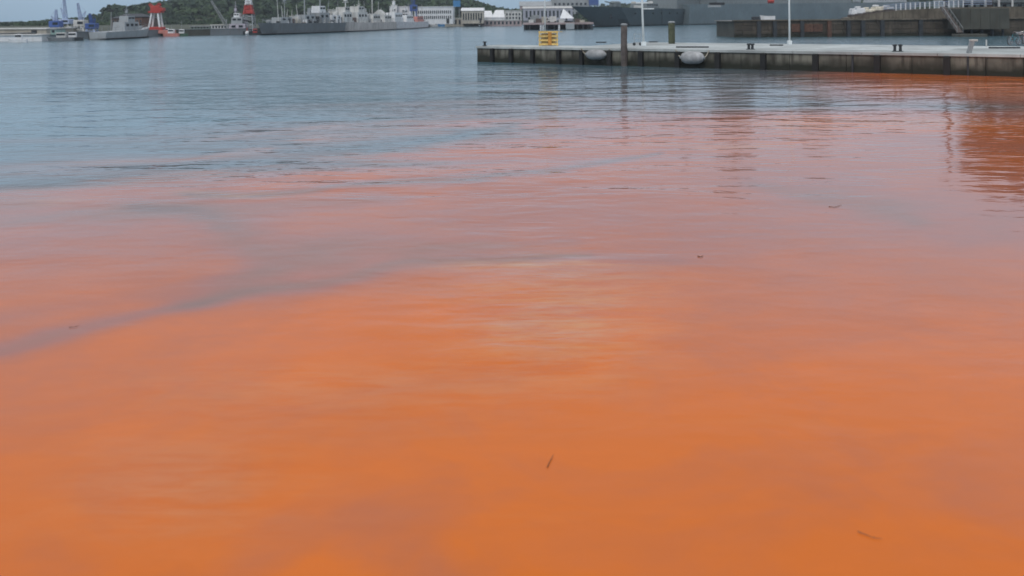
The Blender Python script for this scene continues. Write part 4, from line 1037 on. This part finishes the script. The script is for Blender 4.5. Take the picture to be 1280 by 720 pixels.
# white fenders
def fender(px, pyc, wpx, hpx, lb):
    Yf = (FA+pd*front_t(px)-pn*.5); c = P(px, pyc, Yf.y); ln = wpx/F*Yf.y; r_ = hpx/F*Yf.y/2
    t_ = thing('pneumatic_fender', c, lb, 'fender', 'white fenders hanging on the pier face')
    pts = []; rr = []
    for i in range(15):
        s = -1+2*i/14; pts.append(c+pd*(s*ln/2)); rr.append(max(.03, r_*(1-abs(s)**3.2)**.5))
    c0 = c-pn*(r_-.45)
    MB().tube([q_+(c0-c) for q_ in pts], rr, 18).build('body', M_fender, t_, smooth=True)
    for s in (-1, 1):
        e0 = c0+pd*(s*ln/2); MB().tube([e0-pd*s*.12, e0+pd*s*.06], [.16, .12], 10).build('end_fitting', M_grey, t_)
        tp = FA+pd*(front_t(px)+s*(ln/2+.45))-pn*.14; tp.z = PZ
        mid = (e0+tp)/2-Vector((0, 0, .12))
        MB().tube([e0, mid, tp], .045, 6).build('rope', M_rope, t_)
fender(745, 68.2, 28, 12.8, 'smaller white pneumatic fender near the pier head')
fender(866, 72, 31, 16, 'larger white pneumatic fender right of the mossy pile')

# bicycles
def bicycle(px, py, yaw, m_, lb):
    g = G(px, py, PZ+.06); t_ = thing('bicycle', g, lb, 'bicycle', 'bicycles parked on the pier')
    d = Vector((math.cos(yaw), math.sin(yaw), 0)); k = 1.15
    A_, B__ = g-d*.55*k+Vector((0, 0, .35*k)), g+d*.55*k+Vector((0, 0, .35*k))
    for w_ in (A_, B__):
        ring = [w_+(d*math.cos(a)+Vector((0, 0, 1))*math.sin(a))*.34*k for a in np.linspace(0, 2*math.pi, 21)]
        wh = MB().tube(ring, .028, 6, caps=False).build('wheel', M_rub, t_)
        sp = MB()
        for a in np.linspace(0, math.pi, 6)[:-1]:
            v_ = (d*math.cos(a)+Vector((0, 0, 1))*math.sin(a))*.33*k; sp.bar(w_-v_, w_+v_, .012)
        rim = [w_+(d*math.cos(a)+Vector((0, 0, 1))*math.sin(a))*.31*k for a in np.linspace(0, 2*math.pi, 21)]
        sp.tube(rim, .015, 5, caps=False); sp.build('rim', M_chrome, wh)
    bb_ = g-d*.08+Vector((0, 0, .32*k)); st_ = g-d*.22*k+Vector((0, 0, .82*k)); hd = g+d*.38*k+Vector((0, 0, .82*k)); hd2 = g+d*.42*k+Vector((0, 0, .66*k))
    mb = MB()
    for a, b in ((bb_, st_), (bb_, hd2), (st_, hd), (A_, bb_), (A_, st_-Vector((0, 0, .1))), (hd, B__)): mb.tube([a, b], .026, 6)
    mb.build('frame', m_, t_)
    MB().box(st_+Vector((0, 0, .1)), (.28, .15, .07), yaw, b=.02).build('saddle', M_dark, t_)
    sdv = Vector((-d.y, d.x, 0)); hb = hd+Vector((0, 0, .18)); mb = MB(); mb.tube([hd, hb], .02, 6); mb.tube([hb-sdv*.28-d*.1, hb-sdv*.2, hb+sdv*.2, hb+sdv*.28-d*.1], .018, 6); mb.build('handlebar', M_chrome, t_)
    MB().box(hb+d*.22-Vector((0, 0, .12)), (.3, .34, .24), yaw, b=.03).build('basket', M_navyl, t_)
bicycle(1268, 56, .5, M_teal, 'teal bicycle with white basket, nearest the frame edge on the pier')
bicycle(1279, 55, 1.0, M_chrome, 'silver bicycle half out of view behind the teal bicycle')
bicycle(1292, 56.5, .7, M_blue, 'blue bicycle beside the silver bicycle outside the right edge')

# floating bits on the reddish water
def twig(pts, r_, lb, z=.012):
    pp = [G(a, b, z) for a, b in pts]; 
    rr = [r_*(1-.6*i/(len(pp)-1)) for i in range(len(pp))]
    mb = MB().tube(pp, rr, 6)
    md = pp[len(pp)//2]; mb.tube([md, md+Vector((r_*5, r_*6, r_))], [r_*.6, r_*.3], 5)
    o = mb.build('twig', M_bark); tag(o, lb, 'twig')
twig([(684, 584), (688, 575), (692, 568)], .0045, 'thin dark twig floating upright in the middle of the orange water')
twig([(1072, 664), (1082, 668), (1092, 672), (1103, 673)], .0035, 'thin bent twig floating at the lower right of the orange water')
twig([(1036, 258), (1043, 259), (1052, 256)], .008, 'dark weed stalk floating where the red water turns pink')
twig([(872, 320), (876, 321), (879, 320)], .009, 'tiny dark chip floating right of the rippled patch')
twig([(86, 409), (93, 408.5), (99, 407)], .004, 'dark twig in the grey streak of clearer water at the left')

# ------------------------------------------------------------------ haze
hz = MB().box((0, 700, 45), (6100, 4700, 96)).build('haze', M_grey, origin=(0, 0, 0)); tag(hz, kind='stuff')
hm = bpy.data.materials.new('haze'); hm.use_nodes = True; hn = hm.node_tree.nodes; hn.clear()
ho = hn.new('ShaderNodeOutputMaterial'); pv = hn.new('ShaderNodeVolumePrincipled'); pv.inputs['Density'].default_value = .0002
pv.inputs['Color'].default_value = (.82, .9, 1, 1); hm.node_tree.links.new(pv.outputs[0], ho.inputs['Volume'])
hz.data.materials.clear(); hz.data.materials.append(hm)
for o in bpy.data.objects:
    if 'wo' in o.keys(): del o['wo']
